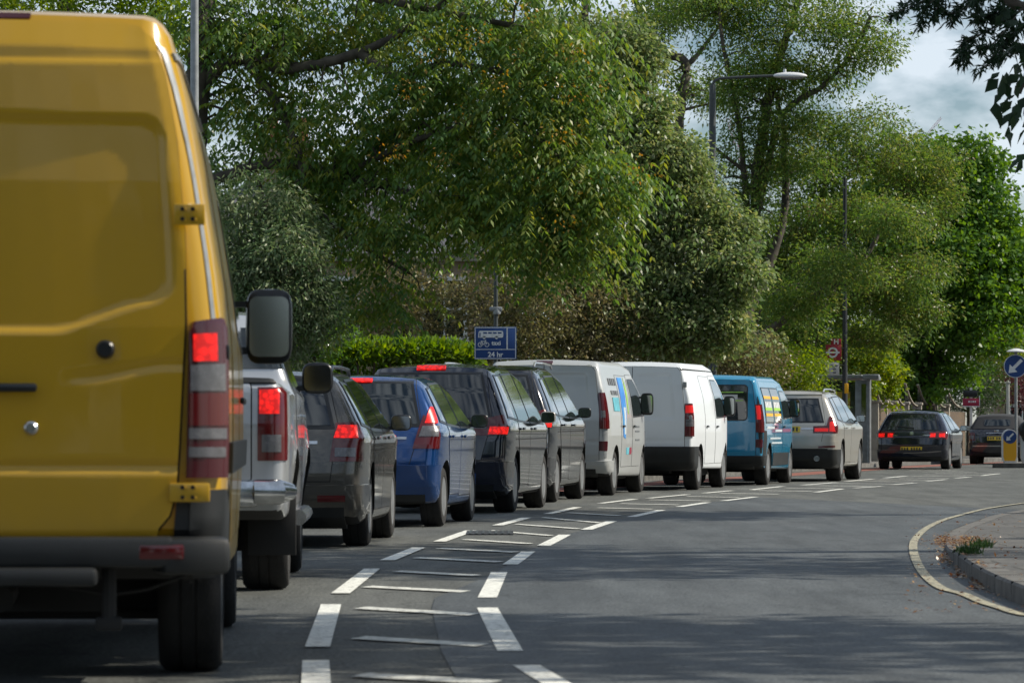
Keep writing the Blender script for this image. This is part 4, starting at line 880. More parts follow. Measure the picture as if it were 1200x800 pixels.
# 11 dark hatchback, 12 dark convertible
hatch('hatchback_car', 'black hatchback with yellow number plate driving ahead of the queue', 'car',
      [(.12, .26), (.02, .42), (0, .60), (.02, .78), (.10, .90), (.34, 1.22), (.46, 1.36), (.62, 1.42), (1.3, 1.455), (1.9, 1.45), (2.4, 1.36), (3.2, .95), (3.85, .82), (4.12, .66), (4.2, .45), (4.1, .24), (3.8, .19), (.4, .19)],
      .89, .90, .60, .75, 2.58, .32, M['navy'], [(-.60, .96), (.60, .96), (.50, 1.32), (-.50, 1.32)],
      [([(1.12, .32), (1.9, .32), (1.9, 1.38), (.95, 1.34), (.85, .9)], 1.0), ([(1.92, .3), (2.85, .3), (2.95, .92), (2.35, 1.33), (1.92, 1.38)], 2.1)],
      [[(.90, .96), (1.83, .94), (1.83, 1.36), (1.0, 1.33)], [(1.95, .94), (3.0, .94), (2.35, 1.32), (1.95, 1.36)]],
      [(.42, .74), (.92, .74), (.92, .90), (.80, .93), (.42, .90)], [([(.45, .78), (.58, .78), (.58, .87), (.45, .87)], M['red_lit'], None), ([(.66, .78), (.80, .78), (.80, .87), (.66, .87)], M['red_lit'], None)], M['red_lens'],
      hatchp=[(-.58, .58), (.58, .58), (.66, .92), (.56, 1.38), (-.56, 1.38), (-.66, .92)], mirror=(2.75, 1.0), spokes=5, plate=.50, place=(PX(1114, 99.7), 99.7, 12.3), depth=.22, bump_z=(.26, .48))
def ex12(v):
    v.panel('chrome_strip', [(-.66, .50), (.66, .50), (.66, .53), (-.66, .53)], 'rear', M['chrome'], off=.036)
    v.panel('tailgate_trim', [(-.3, .86), (.3, .86), (.3, .875), (-.3, .875)], 'rear', M['chrome'], off=.012)
    v.panel('soft_top', [(.12, .98), (.4, .98), (2.3, 1.2), (2.2, 1.50), (.2, 1.50)], 'wrap', M['soft'], off=.012)
    v.panel('hood_window', rrect(-.36, 1.06, .36, 1.24, .04), 'rear', M['glass'], off=.018)
    b = B(); box(b, (-v.xr-.0, 0, .93), (.03, .14, .05), bev=.01); bmo('badge', b, M['chrome'], v.root)
M['soft'] = mat('dark fabric hood', (.03, .032, .036), rough=.9)
hatch('convertible_car', 'small dark convertible with fabric roof beside the keep left bollard', 'car',
      [(.10, .26), (.02, .42), (0, .60), (.05, .80), (.12, .94), (.34, 1.20), (.46, 1.34), (.62, 1.38), (1.2, 1.40), (1.6, 1.39), (2.0, 1.30), (2.7, .95), (3.3, .80), (3.5, .62), (3.55, .45), (3.45, .24), (3.2, .19), (.35, .19)],
      .815, .90, .55, .60, 2.3, .29, M['navy'], [(-.40, 1.06), (.40, 1.06), (.36, 1.25), (-.36, 1.25)],
      [([(1.0, .32), (2.2, .32), (2.35, .9), (1.0, .9)], 1.15)], [[(1.05, .96), (2.35, .96), (1.9, 1.28), (1.1, 1.28)]],
      [(.60, .66), (.84, .66), (.84, .88), (.62, .88)], [([(.63, .70), (.76, .70), (.76, .80), (.63, .80)], M['clear_lens'], None)], M['red_lens'],
      mirror=(2.2, 1.0), spokes=6, plate=.72, place=(PX(1203, 114.5), 114.5, 10.5), depth=.2, bump_z=(.26, .60), extra=ex12)
print('vehicles done')
# ------------------------------------------------------------------ foliage
def leaves_mesh(pos, axis, nrm, ln, wd, rnd):
    """one kite shaped, slightly folded leaf per row"""
    n = len(pos); axis = axis/np.linalg.norm(axis, axis=1, keepdims=True)
    sd = np.cross(axis, nrm); sd /= np.linalg.norm(sd, axis=1, keepdims=True)+1e-9; up = np.cross(sd, axis)
    ln = ln[:, None]; wd = wd[:, None]
    v = np.empty((n, 4, 3), np.float32)
    v[:, 0] = pos; v[:, 1] = pos+axis*ln*.42+sd*wd*.5+up*wd*.12; v[:, 2] = pos+axis*ln; v[:, 3] = pos+axis*ln*.42-sd*wd*.5+up*wd*.12
    me = bpy.data.meshes.new('leaves'); me.vertices.add(n*4); me.vertices.foreach_set('co', v.ravel())
    me.loops.add(n*4); me.loops.foreach_set('vertex_index', np.arange(n*4, dtype=np.int32))
    me.polygons.add(n); me.polygons.foreach_set('loop_start', np.arange(0, n*4, 4, dtype=np.int32))
    at = me.attributes.new('rnd', 'FLOAT', 'FACE'); at.data.foreach_set('value', np.clip(rnd, 0, 1).astype(np.float32))
    me.update(calc_edges=True); me.validate(); return me
def unit(a): return a/(np.linalg.norm(a, axis=1, keepdims=True)+1e-9)
def crown_leaves(cl, kind, per, spread, ln, wd, flat=.6, droop=.3, tone=.5, tsd=.22):
    """cl: cluster centres (n,3); returns leaves mesh"""
    n = len(cl); ctone = rng.normal(tone, .16, n)
    if kind == 'pinnate':                  # compound leaves: an arching stalk with paired leaflets
        base = np.repeat(cl, per, 0)+rng.normal(0, spread, (n*per, 3))*[1, 1, flat]
        a = rng.uniform(0, 2*np.pi, n*per); d0 = np.stack([np.cos(a), np.sin(a), rng.uniform(-.5, .25, n*per)], 1)
        ct = np.repeat(ctone, per)+rng.normal(0, .1, n*per); P_, A_, R_ = [], [], []
        k = 7; L0 = rng.uniform(.45, .75, n*per)[:, None]
        for i in range(1, k+1):
            t = i/k; p = base+d0*L0*t+np.array([0, 0, -1])*L0*t*t*.45
            tang = unit(d0+np.array([0, 0, -1])*t*.9); side = unit(np.cross(tang, [0, 0, 1.0]))
            for s_ in (-1, 1):
                P_.append(p); A_.append(unit(side*s_*.8+tang*.45+np.array([0, 0, -1])*.75+rng.normal(0, .15, p.shape))); R_.append(ct+rng.normal(0, .08, len(ct)))
        pos = np.concatenate(P_); ax = np.concatenate(A_); r = np.concatenate(R_)
        nr = unit(rng.normal(0, .35, pos.shape)+[0, 0, 1])
        return leaves_mesh(pos, ax, nr, rng.uniform(.8, 1.15, len(pos))*ln, rng.uniform(.8, 1.1, len(pos))*wd, r)
    N_ = n*per; c = np.repeat(cl, per, 0)
    off = rng.normal(0, 1, (N_, 3)); off = unit(off)*rng.uniform(0, 1, (N_, 1))**.45*spread*1.6*[1, 1, flat]
    pos = c+off
    ax = unit(off+rng.normal(0, .5, (N_, 3))*spread+np.array([0, 0, -droop])*spread*1.6)
    nr = unit(rng.normal(0, .7, (N_, 3))+[0, 0, .8])
    r = np.repeat(ctone, per)+rng.normal(0, tsd, N_)
    return leaves_mesh(pos, ax, nr, rng.uniform(.65, 1.25, N_)*ln, rng.uniform(.7, 1.2, N_)*wd, r)
def tubes_np(paths, seg=5):
    V, Fc = [], []; o = 0
    ang = np.arange(seg)*2*np.pi/seg
    for pts, rad in paths:
        pts = np.asarray(pts, float); n = len(pts)
        d = np.gradient(pts, axis=0); d = unit(d); h = np.array([0, 0, 1.0]) if abs(d[:, 2]).mean() < .9 else np.array([1.0, 0, 0])
        u = unit(np.cross(d, h)); v = np.cross(d, u)
        ring = pts[:, None]+(u[:, None]*np.cos(ang)[None, :, None]+v[:, None]*np.sin(ang)[None, :, None])*np.asarray(rad)[:, None, None]
        V.append(ring.reshape(-1, 3))
        for i in range(n-1):
            a = o+i*seg; b = a+seg
            for k in range(seg): k2 = (k+1) % seg; Fc.append((a+k, a+k2, b+k2, b+k))
        o += n*seg
    me = bpy.data.meshes.new('wood'); me.from_pydata(np.concatenate(V).tolist(), [], Fc); me.update(); me.shade_smooth(); return me
def curve(pts, n=7, jit=.0):
    q = [np.asarray(p, float) for p in pts]; q = [q[0]*2-q[1]]+q+[q[-1]*2-q[-2]]; o = []
    for i in range(1, len(q)-2):
        for k in range(n):
            t = k/n; o.append(.5*((2*q[i])+(-q[i-1]+q[i+1])*t+(2*q[i-1]-5*q[i]+4*q[i+1]-q[i+2])*t*t+(-q[i-1]+3*q[i]-3*q[i+1]+q[i+2])*t**3))
    o.append(q[-2]); o = np.array(o); 
    if jit: o[1:-1] += rng.normal(0, jit, o[1:-1].shape)
    return o
def tree(name, label, cat, limbs, lobes, leaf, kind='simple', dens=1.0, per=26, spread=.38, ln=.13, wd=.07, droop=.3, flat=.6, bark='bark', shell=.55, twig=True, tone=.5, group=None, extra=None, minz=.3, tw=1.0, split=0):
    """limbs: list of ([points], r0, r1) in world metres; lobes: (centre, (rx, ry, rz), clusters)"""
    base = Vector(limbs[0][0][0]) if limbs else Vector((lobes[0][0][0], lobes[0][0][1], 0)); base.z = 0
    root = thing(name, label, cat, base, 0, group); b0 = np.array(base)
    paths = []; nodes = []
    for pts, r0, r1 in limbs:
        c = curve(pts, 9); rad = np.linspace(r0, r1, len(c)); rad = rad*(1+rng.normal(0, .07, len(c))); c[1:-1] += rng.normal(0, .06*float(rad[0]), c[1:-1].shape)
        paths.append((c-b0, rad)); nodes += [(*p, r) for p, r in zip(c, rad)]
    cl = []
    if split:
        nl = []
        for c, rr_, n in lobes:
            for q in range(split):
                d = unit(rng.normal(0, 1, (1, 3)))[0]*rng.uniform(.3, .75); f = rng.uniform(.45, .75)
                nl.append((np.array(c)+d*np.array(rr_), np.array(rr_)*f*[1, 1, rng.uniform(.75, 1.1)], n/split*rng.uniform(.7, 1.3)))
        lobes = nl
    for c, rr_, n in lobes:
        n = int(n*dens); d = unit(rng.normal(0, 1, (n, 3))); rad = (1-shell)+shell*rng.uniform(0, 1, (n, 1))**.35 if shell < 1 else rng.uniform(0, 1, (n, 1))**.4
        rad = np.where(rng.uniform(0, 1, (n, 1)) < .3, rng.uniform(.15, 1, (n, 1)), rad)*rng.normal(1, .09, (n, 1))
        cl.append(np.asarray(c)+d*rad*np.asarray(rr_))
    cl = np.concatenate(cl); cl = cl[cl[:, 2] > minz]
    if twig and nodes:
        nd = np.array(nodes); order = np.argsort([np.min(np.linalg.norm(nd[:, :3]-p, axis=1)) for p in cl]); tp = []
        buf = np.empty((len(nd)+len(cl)*3, 4)); buf[:len(nd)] = nd; m = len(nd)
        for i in order:
            p = cl[i]; dist_ = np.linalg.norm(buf[:m, :3]-p, axis=1)-buf[:m, 3]*3; j = int(np.argmin(dist_)); q = buf[j, :3]; r = min(max(buf[j, 3]*.55, .006), .035*tw)
            ll = np.linalg.norm(p-q); mid = (p+q)/2+rng.normal(0, .10, 3)*ll+np.array([0, 0, .06*ll])
            tp.append((np.array([q, q*.4+mid*.6, mid, mid*.4+p*.6, p])-b0, np.array([r, r*.85, r*.7, r*.55, .004])))
            buf[m] = (*mid, r*.7); buf[m+1] = (*(mid*.4+p*.6), r*.55); buf[m+2] = (*p, .008); m += 3
        tw_o = link('twigs', tubes_np(tp, 4), root, M[bark])
    if paths: link('trunk', tubes_np(paths, 10), root, M[bark])
    link('crown', crown_leaves(cl-b0, kind, per, spread, ln, wd, flat, droop, tone), root, LM[leaf])
    if extra: extra(root, cl, b0)
    return root
def LB(px, py, D, rx, rz, n, ry=None):    # crown lobe: place, depth, radii in metres
    return (tuple(P(px, py, D)), (rx, ry or rx*.8, rz), n)
def Pt(px, py, D): return tuple(P(px, py, D))
def Gd(px, D): return ((px-600)*D/F, D, 0.0)
# big tree of heaven with long limbs (left)
def seeds(root, cl, b0):
    pts = [(565, 40), (655, 95), (668, 108), (662, 155), (668, 163), (700, 205), (690, 215), (735, 205), (712, 215), (665, 265), (640, 280), (672, 60), (620, 20), (585, 95), (500, 60), (455, 175), (650, 200), (720, 225), (590, 165), (540, 130), (520, 180), (610, 70), (700, 90), (480, 110)]
    c = np.array([np.array(P(x+rng.normal(0, 5), y+rng.normal(0, 5), 56.5+rng.uniform(-.6, .8))) for x, y in pts])
    link('seed_bunches', crown_leaves(c-b0, 'simple', 34, .17, .06, .032, .8, .3, .4, .3), root, LM['seed'])
D1 = 60
tree('broadleaf_tree', 'large dark tree with long drooping leaves, orange seed bunches and heavy limbs above the queue', 'tree',
     [([Gd(205, D1), Pt(214, 420, D1), Pt(222, 200, D1), Pt(236, 60, D1), Pt(250, -60, D1+.5), Pt(300, -200, D1+1)], .30, .14),
      ([Pt(226, 110, D1), Pt(275, 70, D1-.3), Pt(340, 80, D1-.8), Pt(420, 62, D1-1.2), Pt(500, 20, D1-1.5), Pt(560, -40, D1-1.5)], .105, .04),
      ([Pt(220, 230, D1), Pt(262, 207, D1-.3), Pt(330, 192, D1-.6), Pt(400, 205, D1-1), Pt(480, 225, D1-1.6), Pt(560, 235, D1-2)], .10, .03),
      ([Pt(290, 75, D1-.4), Pt(325, 120, D1-.7), Pt(350, 180, D1-1), Pt(365, 235, D1-1.3), Pt(420, 285, D1-1.7), Pt(480, 320, D1-2)], .07, .025),
      ([Pt(420, 62, D1-1.2), Pt(470, 90, D1-1.5), Pt(520, 75, D1-1.8), Pt(600, 90, D1-2.2), Pt(680, 150, D1-2.8)], .07, .03),
      ([Pt(250, -60, D1+.5), Pt(340, -30, D1), Pt(450, 0, D1-1), Pt(600, 30, D1-2)], .10, .04),
      ([Pt(400, 205, D1-1), Pt(500, 160, D1-2), Pt(600, 140, D1-2.5), Pt(660, 190, D1-3)], .05, .02)],
     [LB(300, 30, D1, 1.0, .8, 30), LB(420, 20, D1, 1.3, .8, 48), LB(560, 40, D1-1.5, 1.4, 1.0, 75), LB(660, 80, D1-2.5, .9, .9, 55),
      LB(470, 120, D1-1.5, 1.2, .7, 55), LB(610, 170, D1-2.5, 1.3, .9, 90), LB(700, 215, D1-3, .7, .6, 50), LB(320, 150, D1-.5, .7, .5, 16), LB(280, 250, D1-.5, .5, .5, 8), LB(350, 50, D1-.6, .9, .5, 26), LB(375, 205, D1-.8, .7, .5, 26), LB(330, 120, D1-.3, .8, .4, 14), LB(250, 40, D1, .5, .5, 14),
      LB(400, 250, D1-1, 1.0, .55, 42), LB(520, 250, D1-2, 1.3, .6, 66), LB(650, 275, D1-3, .8, .5, 44), LB(445, 345, D1-2, .6, .3, 14), LB(430, 170, D1-1, .8, .4, 25), LB(270, 110, D1, .5, .5, 10),
      LB(400, -70, D1, 2.5, 1.0, 60, 2.5), LB(600, -60, D1-1, 1.8, 1.0, 45, 2.0)],
     'ail', kind='pinnate', per=6, spread=.18, ln=.125, wd=.046, flat=.7, bark='bark_d', shell=.7, extra=seeds, tw=.7)
# leafy crown just over the van's roof
tree('broadleaf_tree', 'light green leafy tree showing just above the yellow van roof', 'tree',
     [([Gd(60, 66), Pt(62, 300, 66), Pt(70, 100, 66), Pt(80, -60, 66)], .22, .1), ([Pt(68, 150, 66), Pt(120, 60, 65.5), Pt(190, 10, 65)], .08, .03), ([Pt(68, 150, 66), Pt(20, 60, 65.5), Pt(-50, 0, 65)], .08, .03)],
     [LB(60, -20, 65, 1.6, 1.1, 110), LB(170, -5, 64.5, .9, .9, 70), LB(-40, 0, 65, 1.2, 1.1, 50), LB(195, 40, 64.5, .35, .5, 16), LB(100, 120, 66, 1.6, 1.6, 80)],
     'lime', per=40, spread=.26, ln=.10, wd=.055, tone=.3)
# grey green bushy tree at left behind the van mirror
tree('willow_leaved_tree', 'grey green small leaved bushy tree behind the van mirror and the estate car', 'tree',
     [([Gd(275, 57), Pt(285, 420, 57), Pt(300, 330, 57), Pt(310, 240, 57)], .12, .04), ([Pt(288, 400, 57), Pt(330, 340, 56.8), Pt(360, 300, 56.5)], .05, .02), ([Pt(288, 400, 57), Pt(255, 320, 57), Pt(245, 260, 57)], .05, .02)],
     [LB(290, 270, 57, .75, .75, 130), LB(330, 330, 56.5, .65, .7, 130), LB(275, 350, 57, .8, .8, 120), LB(365, 365, 56.5, .38, .45, 50), LB(300, 410, 57, .9, .5, 90), LB(345, 270, 57, .4, .4, 36)],
     'grey', per=60, spread=.17, ln=.085, wd=.032, droop=.5, tone=.5)
tree('shrub', 'bright green soft shrub between the grey green tree and the laurel hedge', 'shrub',
     [([Gd(362, 63), Pt(366, 440, 63), Pt(375, 390, 63)], .05, .02)],
     [LB(375, 385, 63, .55, .45, 60), LB(350, 420, 63, .5, .4, 45)], 'maple', per=40, spread=.16, ln=.07, wd=.035, tone=.3)
# silvery sloping tree (centre)
D3 = 82
tree('whitebeam_tree', 'dense silvery green tree with sloping right side behind the vans', 'tree',
     [([Gd(700, D3), Pt(702, 420, D3), Pt(700, 250, D3), Pt(690, 100, D3), Pt(685, 0, D3)], .26, .08), ([Pt(700, 330, D3), Pt(760, 260, D3-.5), Pt(820, 240, D3-1)], .1, .03), ([Pt(700, 380, D3), Pt(780, 350, D3-.5), Pt(860, 330, D3-1)], .1, .03), ([Pt(700, 300, D3), Pt(650, 200, D3), Pt(640, 120, D3)], .1, .03), ([Pt(695, 180, D3), Pt(745, 120, D3), Pt(760, 80, D3)], .07, .02)],
     [LB(690, 60, D3, .95, 1.1, 130), LB(730, 110, D3-.5, .9, 1.0, 150), LB(760, 190, D3-1, 1.2, 1.1, 220), LB(810, 260, D3-1.2, 1.1, .9, 190), LB(780, 340, D3-1.5, 1.6, 1.1, 260), LB(850, 320, D3-1.5, .7, .55, 80), LB(700, 300, D3-1, 1.5, 1.4, 190), LB(640, 220, D3, 1.4, 1.8, 170), LB(640, 80, D3+.5, 1.1, 1.2, 90), LB(770, 400, D3-1.5, 1.7, .7, 190), LB(830, 385, D3-1.8, .8, .6, 90), LB(735, 60, D3-.5, .7, .8, 80), LB(770, 130, D3-.8, .7, .8, 90), LB(800, 200, D3-1, .8, .7, 90), LB(845, 270, D3-1.2, .7, .5, 60), LB(720, 180, D3-.8, 1.2, 1.2, 140)],
     'silver', split=4, per=50, spread=.24, ln=.115, wd=.062, droop=.5, tone=.45)
# olive brown shrubs above the hedge line
for i, (px, py, D, rx, rz, n, lf, lb) in enumerate([
    (600, 355, 79, 1.15, .95, 210, 'olive', 'brownish olive shrub directly behind the blue bus lane sign'),
    (690, 370, 80, 1.0, .85, 170, 'olive', 'olive brown shrub right of the blue bus lane sign, above the silver van'),
    (470, 350, 80, 1.2, .75, 150, 'olive', 'thin brown green shrub above the bright laurel hedge'),
    (855, 412, 90, 1.2, .55, 150, 'olive', 'dark brown green shrub above the white van roof'),
    (918, 428, 93, .95, .42, 110, 'lime', 'yellow green low shrub above the blue minibus'),
    (930, 390, 99, 1.2, 1.1, 150, 'feather', 'mid green drooping shrub left of the bus stop flag')]):
    zb = P(px, py, D); 
    tree('shrub', lb, 'shrub', [([Gd(px, D), (zb.x, D, zb.z*.5), (zb.x+.1, D, zb.z)], .08, .02), ([(zb.x, D, zb.z*.4), (zb.x+rx*.5, D-.2, zb.z)], .05, .015), ([(zb.x, D, zb.z*.4), (zb.x-rx*.5, D-.2, zb.z)], .05, .015)],
         [((zb.x, D, zb.z), (rx, 1.0, rz), n), ((zb.x, D, max(.8, zb.z-rz*1.1)), (rx*1.1, 1.0, rz), n*.5)], lf, per=40, spread=.20, ln=.085, wd=.045, tone=.45, group='shrubs along the pavement')
# tall open tree with dark forking trunks
D4 = 96
feath = dict(kind='simple', split=6, per=70, ln=.11, wd=.042, flat=.75, droop=.35)
tree('honey_locust_tree', 'tall airy tree with several dark forking trunks behind the street lamp', 'tree',
     [([Gd(845, D4), Pt(858, 440, D4), Pt(872, 370, D4), Pt(884, 260, D4), Pt(890, 180, D4), Pt(905, 95, D4), Pt(930, 20, D4), Pt(950, -60, D4)], .25, .06),
      ([Pt(878, 300, D4), Pt(872, 200, D4-.3), Pt(862, 120, D4-.5), Pt(845, 40, D4-.5), Pt(840, -40, D4)], .09, .03),
      ([Pt(870, 380, D4), Pt(905, 300, D4+.3), Pt(920, 240, D4+.5), Pt(918, 160, D4+.5), Pt(910, 110, D4+.5)], .14, .05),
      ([Pt(884, 265, D4), Pt(915, 140, D4-.2), Pt(965, 100, D4-.5), Pt(1000, 60, D4-.8), Pt(1020, 20, D4-1)], .09, .04),
      ([Pt(872, 200, D4-.3), Pt(840, 175, D4-.5), Pt(830, 165, D4-.7)], .05, .02),
      ([Pt(862, 410, D4), Pt(905, 385, D4-.6), Pt(950, 350, D4-1), Pt(990, 325, D4-1.5), Pt(1018, 295, D4-1.6), Pt(1040, 262, D4-1.6), Pt(1085, 250, D4-2)], .10, .03),
      ([Pt(868, 420, D4), Pt(905, 335+10, D4-1), Pt(960, 332, D4-1.5), Pt(1010, 336, D4-2)], .045, .02)],
     [LB(830, 20, D4, 1.9, .7, 50), LB(880, 50, D4, 1.5, .8, 46), LB(960, 30, D4-.5, 1.9, .7, 70), LB(1010, 60, D4-1, 1.2, .55, 34), LB(930, 110, D4, 1.6, .6, 44), LB(990, 140, D4-.5, 1.5, .5, 40), LB(850, 130, D4, 1.0, .5, 18), LB(830, 190, D4, .8, .35, 10),
      LB(990, 310, D4-2.6, 1.3, .5, 60), LB(1050, 262, D4-2.8, 1.0, .4, 44), LB(930, 350, D4-1.6, 1.1, .5, 44), LB(930, 190, D4, 1.5, .6, 40), LB(860, 260, D4, 1.0, .7, 24), LB(900, -30, D4, 3.2, .9, 110), LB(880, 90, D4-.6, 1.4, .7, 50), LB(960, 80, D4-.6, 1.3, .6, 50), LB(900, 150, D4-.8, 1.3, .6, 40), LB(870, 220, D4-.6, 1.0, .5, 24), LB(940, 150, D4-.8, 1.0, .5, 34)],
     'feather', spread=.30, bark='bark_d', shell=.8, **feath)
tree('honey_locust_tree', 'slim dark trunked airy tree left of the street lamp, partly behind the silvery tree', 'tree',
     [([Gd(798, 104), Pt(797, 300, 104), Pt(795, 150, 104), Pt(804, 78, 104), Pt(780, 62, 104), Pt(755, 30, 104), Pt(740, -20, 104)], .18, .06), ([Pt(803, 80, 104), Pt(825, 55, 104), Pt(850, 20, 104)], .08, .03), ([Pt(795, 130, 104), Pt(840, 120, 104)], .05, .02)],
     [LB(760, 25, 104, 1.5, .6, 44), LB(800, 10, 104, 1.6, .6, 40), LB(720, 40, 104, 1.2, .5, 34), LB(815, 110, 104, 1.0, .4, 30), LB(790, 85, 104, .9, .3, 12), LB(780, -30, 104, 2.4, .7, 40)],
     'feather', spread=.30, bark='bark_d', shell=.8, **feath)
def pods(root, cl, b0):
    k = rng.choice(len(cl), int(len(cl)*.22), replace=False)
    link('seed_pods', crown_leaves(cl[k]-b0+[0, -.12, .02], 'simple', 26, .15, .07, .025, .8, .5), root, LM['pods'])
tree('honey_locust_tree', 'broad feathery tree with brown seed pods spreading over the bus stop', 'tree',
     [([Gd(900, 101), Pt(905, 400, 101), Pt(940, 330, 101), Pt(1000, 270, 101), Pt(1060, 220, 101)], .20, .04), ([Pt(915, 370, 101), Pt(990, 350, 100), Pt(1060, 330, 100)], .08, .03), ([Pt(940, 330, 101), Pt(960, 240, 101), Pt(980, 180, 101)], .09, .03)],
     [LB(960, 200, 101, 1.7, .7, 90), LB(1040, 180, 101, 1.7, .7, 100), LB(1090, 220, 101, 1.2, .8, 90), LB(1000, 260, 100, 2.0, .7, 110), LB(930, 290, 101, 1.6, .8, 90), LB(960, 350, 100, 1.8, .9, 120), LB(1050, 320, 100, 1.5, .7, 90), LB(1080, 360, 100, .9, .5, 50), LB(900, 340, 101, 1.2, .8, 70), LB(1020, 390, 101, 1.2, .5, 50)],
     'feather', spread=.28, bark='bark_d', shell=.75, extra=pods, split=7, kind='simple', per=80, ln=.11, wd=.042, flat=.8, droop=.35, tone=.55)
# maple at right
D6 = 125
tree('maple_tree', 'rounded bright green maple filling the right side behind the black hatchback', 'tree',
     [([Gd(1085, D6), Pt(1088, 440, D6), Pt(1085, 380, D6), Pt(1080, 280, D6), Pt(1070, 200, D6)], .35, .12), ([Pt(1086, 420, D6), Pt(1130, 350, D6-.5), Pt(1160, 280, D6-1)], .15, .05), ([Pt(1086, 400, D6), Pt(1040, 330, D6), Pt(1010, 260, D6)], .14, .05)],
     [LB(1080, 210, D6, 1.8, 1.4, 150), LB(1130, 200, D6, 1.3, 1.1, 120), LB(1150, 260, D6-1, 1.2, 1.3, 150), LB(1120, 310, D6-1.5, 1.9, 1.5, 220), LB(1180, 300, D6, 1.0, 1.0, 100), LB(1140, 370, D6-1.5, 1.5, 1.1, 150), LB(1060, 300, D6, 1.9, 2.0, 170), LB(1080, 390, D6, 1.6, 1.1, 120), LB(1010, 280, D6, 1.6, 2.0, 90), LB(1195, 350, D6-.5, .7, .7, 45), LB(1080, 440, D6, 1.7, .8, 90)],
     'maple', per=36, spread=.32, ln=.17, wd=.13, droop=.4, tone=.4)
# far right shrubs and trees
for px, py, D, rx, rz, n, lf, lb in [
    (1180, 405, 140, 1.7, 1.3, 300, 'lime', 'soft yellow green shrub behind the round blue sign'),
    (1192, 455, 138, .55, .7, 70, 'maroon', 'dark maroon leaved shrub at the right edge behind the convertible'),
    (1135, 455, 134, 1.3, .9, 170, 'dark', 'dark shrub behind the estate agent board')]:
    zb = P(px, py, D); tree('shrub', lb, 'shrub', [([Gd(px, D), (zb.x, D, zb.z)], .09, .03)], [((zb.x, D, zb.z), (rx, 1.2, rz), n)], lf, per=40, spread=.26, ln=.10, wd=.05, group='shrubs at the far end of the road')
# dark background trees that close the view
for i, (px, py, D, rx, rz, n, lf, tn) in enumerate([(300, 250, 118, 3.2, 2.6, 210, 'dark', .6), (430, 280, 122, 3.2, 3.0, 280, 'dark', .6), (560, 240, 120, 3.4, 4.0, 360, 'dark', .7), (690, 240, 124, 2.8, 4.2, 300, 'dark', .6), (870, 350, 126, 2.6, 2.4, 240, 'dark', .7), (985, 330, 138, 3.0, 3.4, 260, 'dark', .7)]):
    lb = ['dark tree far behind the van mirror and grey green tree', 'dark tree far behind the brick house side', 'dark tree far behind the blue sign pole', 'dark tree far behind the silvery tree', 'dark tree far behind the forked trunks', 'dark tree far behind the bus stop pole'][i]
    c = P(px, py, D)
    tree('broadleaf_tree', lb, 'tree', [([Gd(px, D), (c.x, D, c.z*.6), (c.x, D, c.z+rz*.5)], .28, .1), ([(c.x, D, c.z*.5), (c.x+rx*.6, D, c.z)], .12, .04), ([(c.x, D, c.z*.5), (c.x-rx*.6, D, c.z)], .12, .04)],
         [((c.x, D, c.z), (rx, 2.0, rz), n), ((c.x, D+.5, max(1.3, c.z-rz)), (rx*1.1, 2.0, 2.0), n*.5)], lf, per=36, spread=.42, ln=.2, wd=.11, tone=tn, group='dark trees far behind the gardens')
# laurel hedge
def hedge():
    a = G(385, 566); A = Vector((-3.36, 75, 0)); Bp = Vector((-.75, 76.5, 0)); n = 2600
    root = thing('hedge', 'clipped bright laurel hedge above the blue hatchback', 'hedge', A)
    t = rng.uniform(0, 1, n); face = rng.uniform(0, 1, n)
    d = np.array(Bp-A); dn = unit(np.array([[d[1], -d[0], 0]]))[0]
    z = np.where(face < .5, 2.42+rng.normal(0, .05, n)-.10*sum([np.where(t > .75, (t-.75)*4, 0)]), rng.uniform(.2, 2.4, n)); wv = np.where(face < .5, rng.uniform(-.4, .4, n), -.42+rng.normal(0, .05, n))
    p = np.outer(t, d)-np.outer(wv, dn)*-1; p[:, 2] += z
    link('leaves', crown_leaves(p, 'simple', 9, .09, .13, .065, 1, -.5, .5), root, LM['hedge'])
    b = B(); L0 = (Bp-A).length; ang = math.atan2((Bp-A).y, (Bp-A).x)
    for k in range(9): tube(b, [(A.lerp(Bp, (k+.5)/9)-A), (A.lerp(Bp, (k+.5)/9)-A)+Vector((.05, 0, 1.2)), (A.lerp(Bp, (k+.5)/9)-A)+Vector((.1, 0, 2.2))], [.04, .03, .02], 6)
    bmo('stems', b, M['bark_d'], root)
hedge()
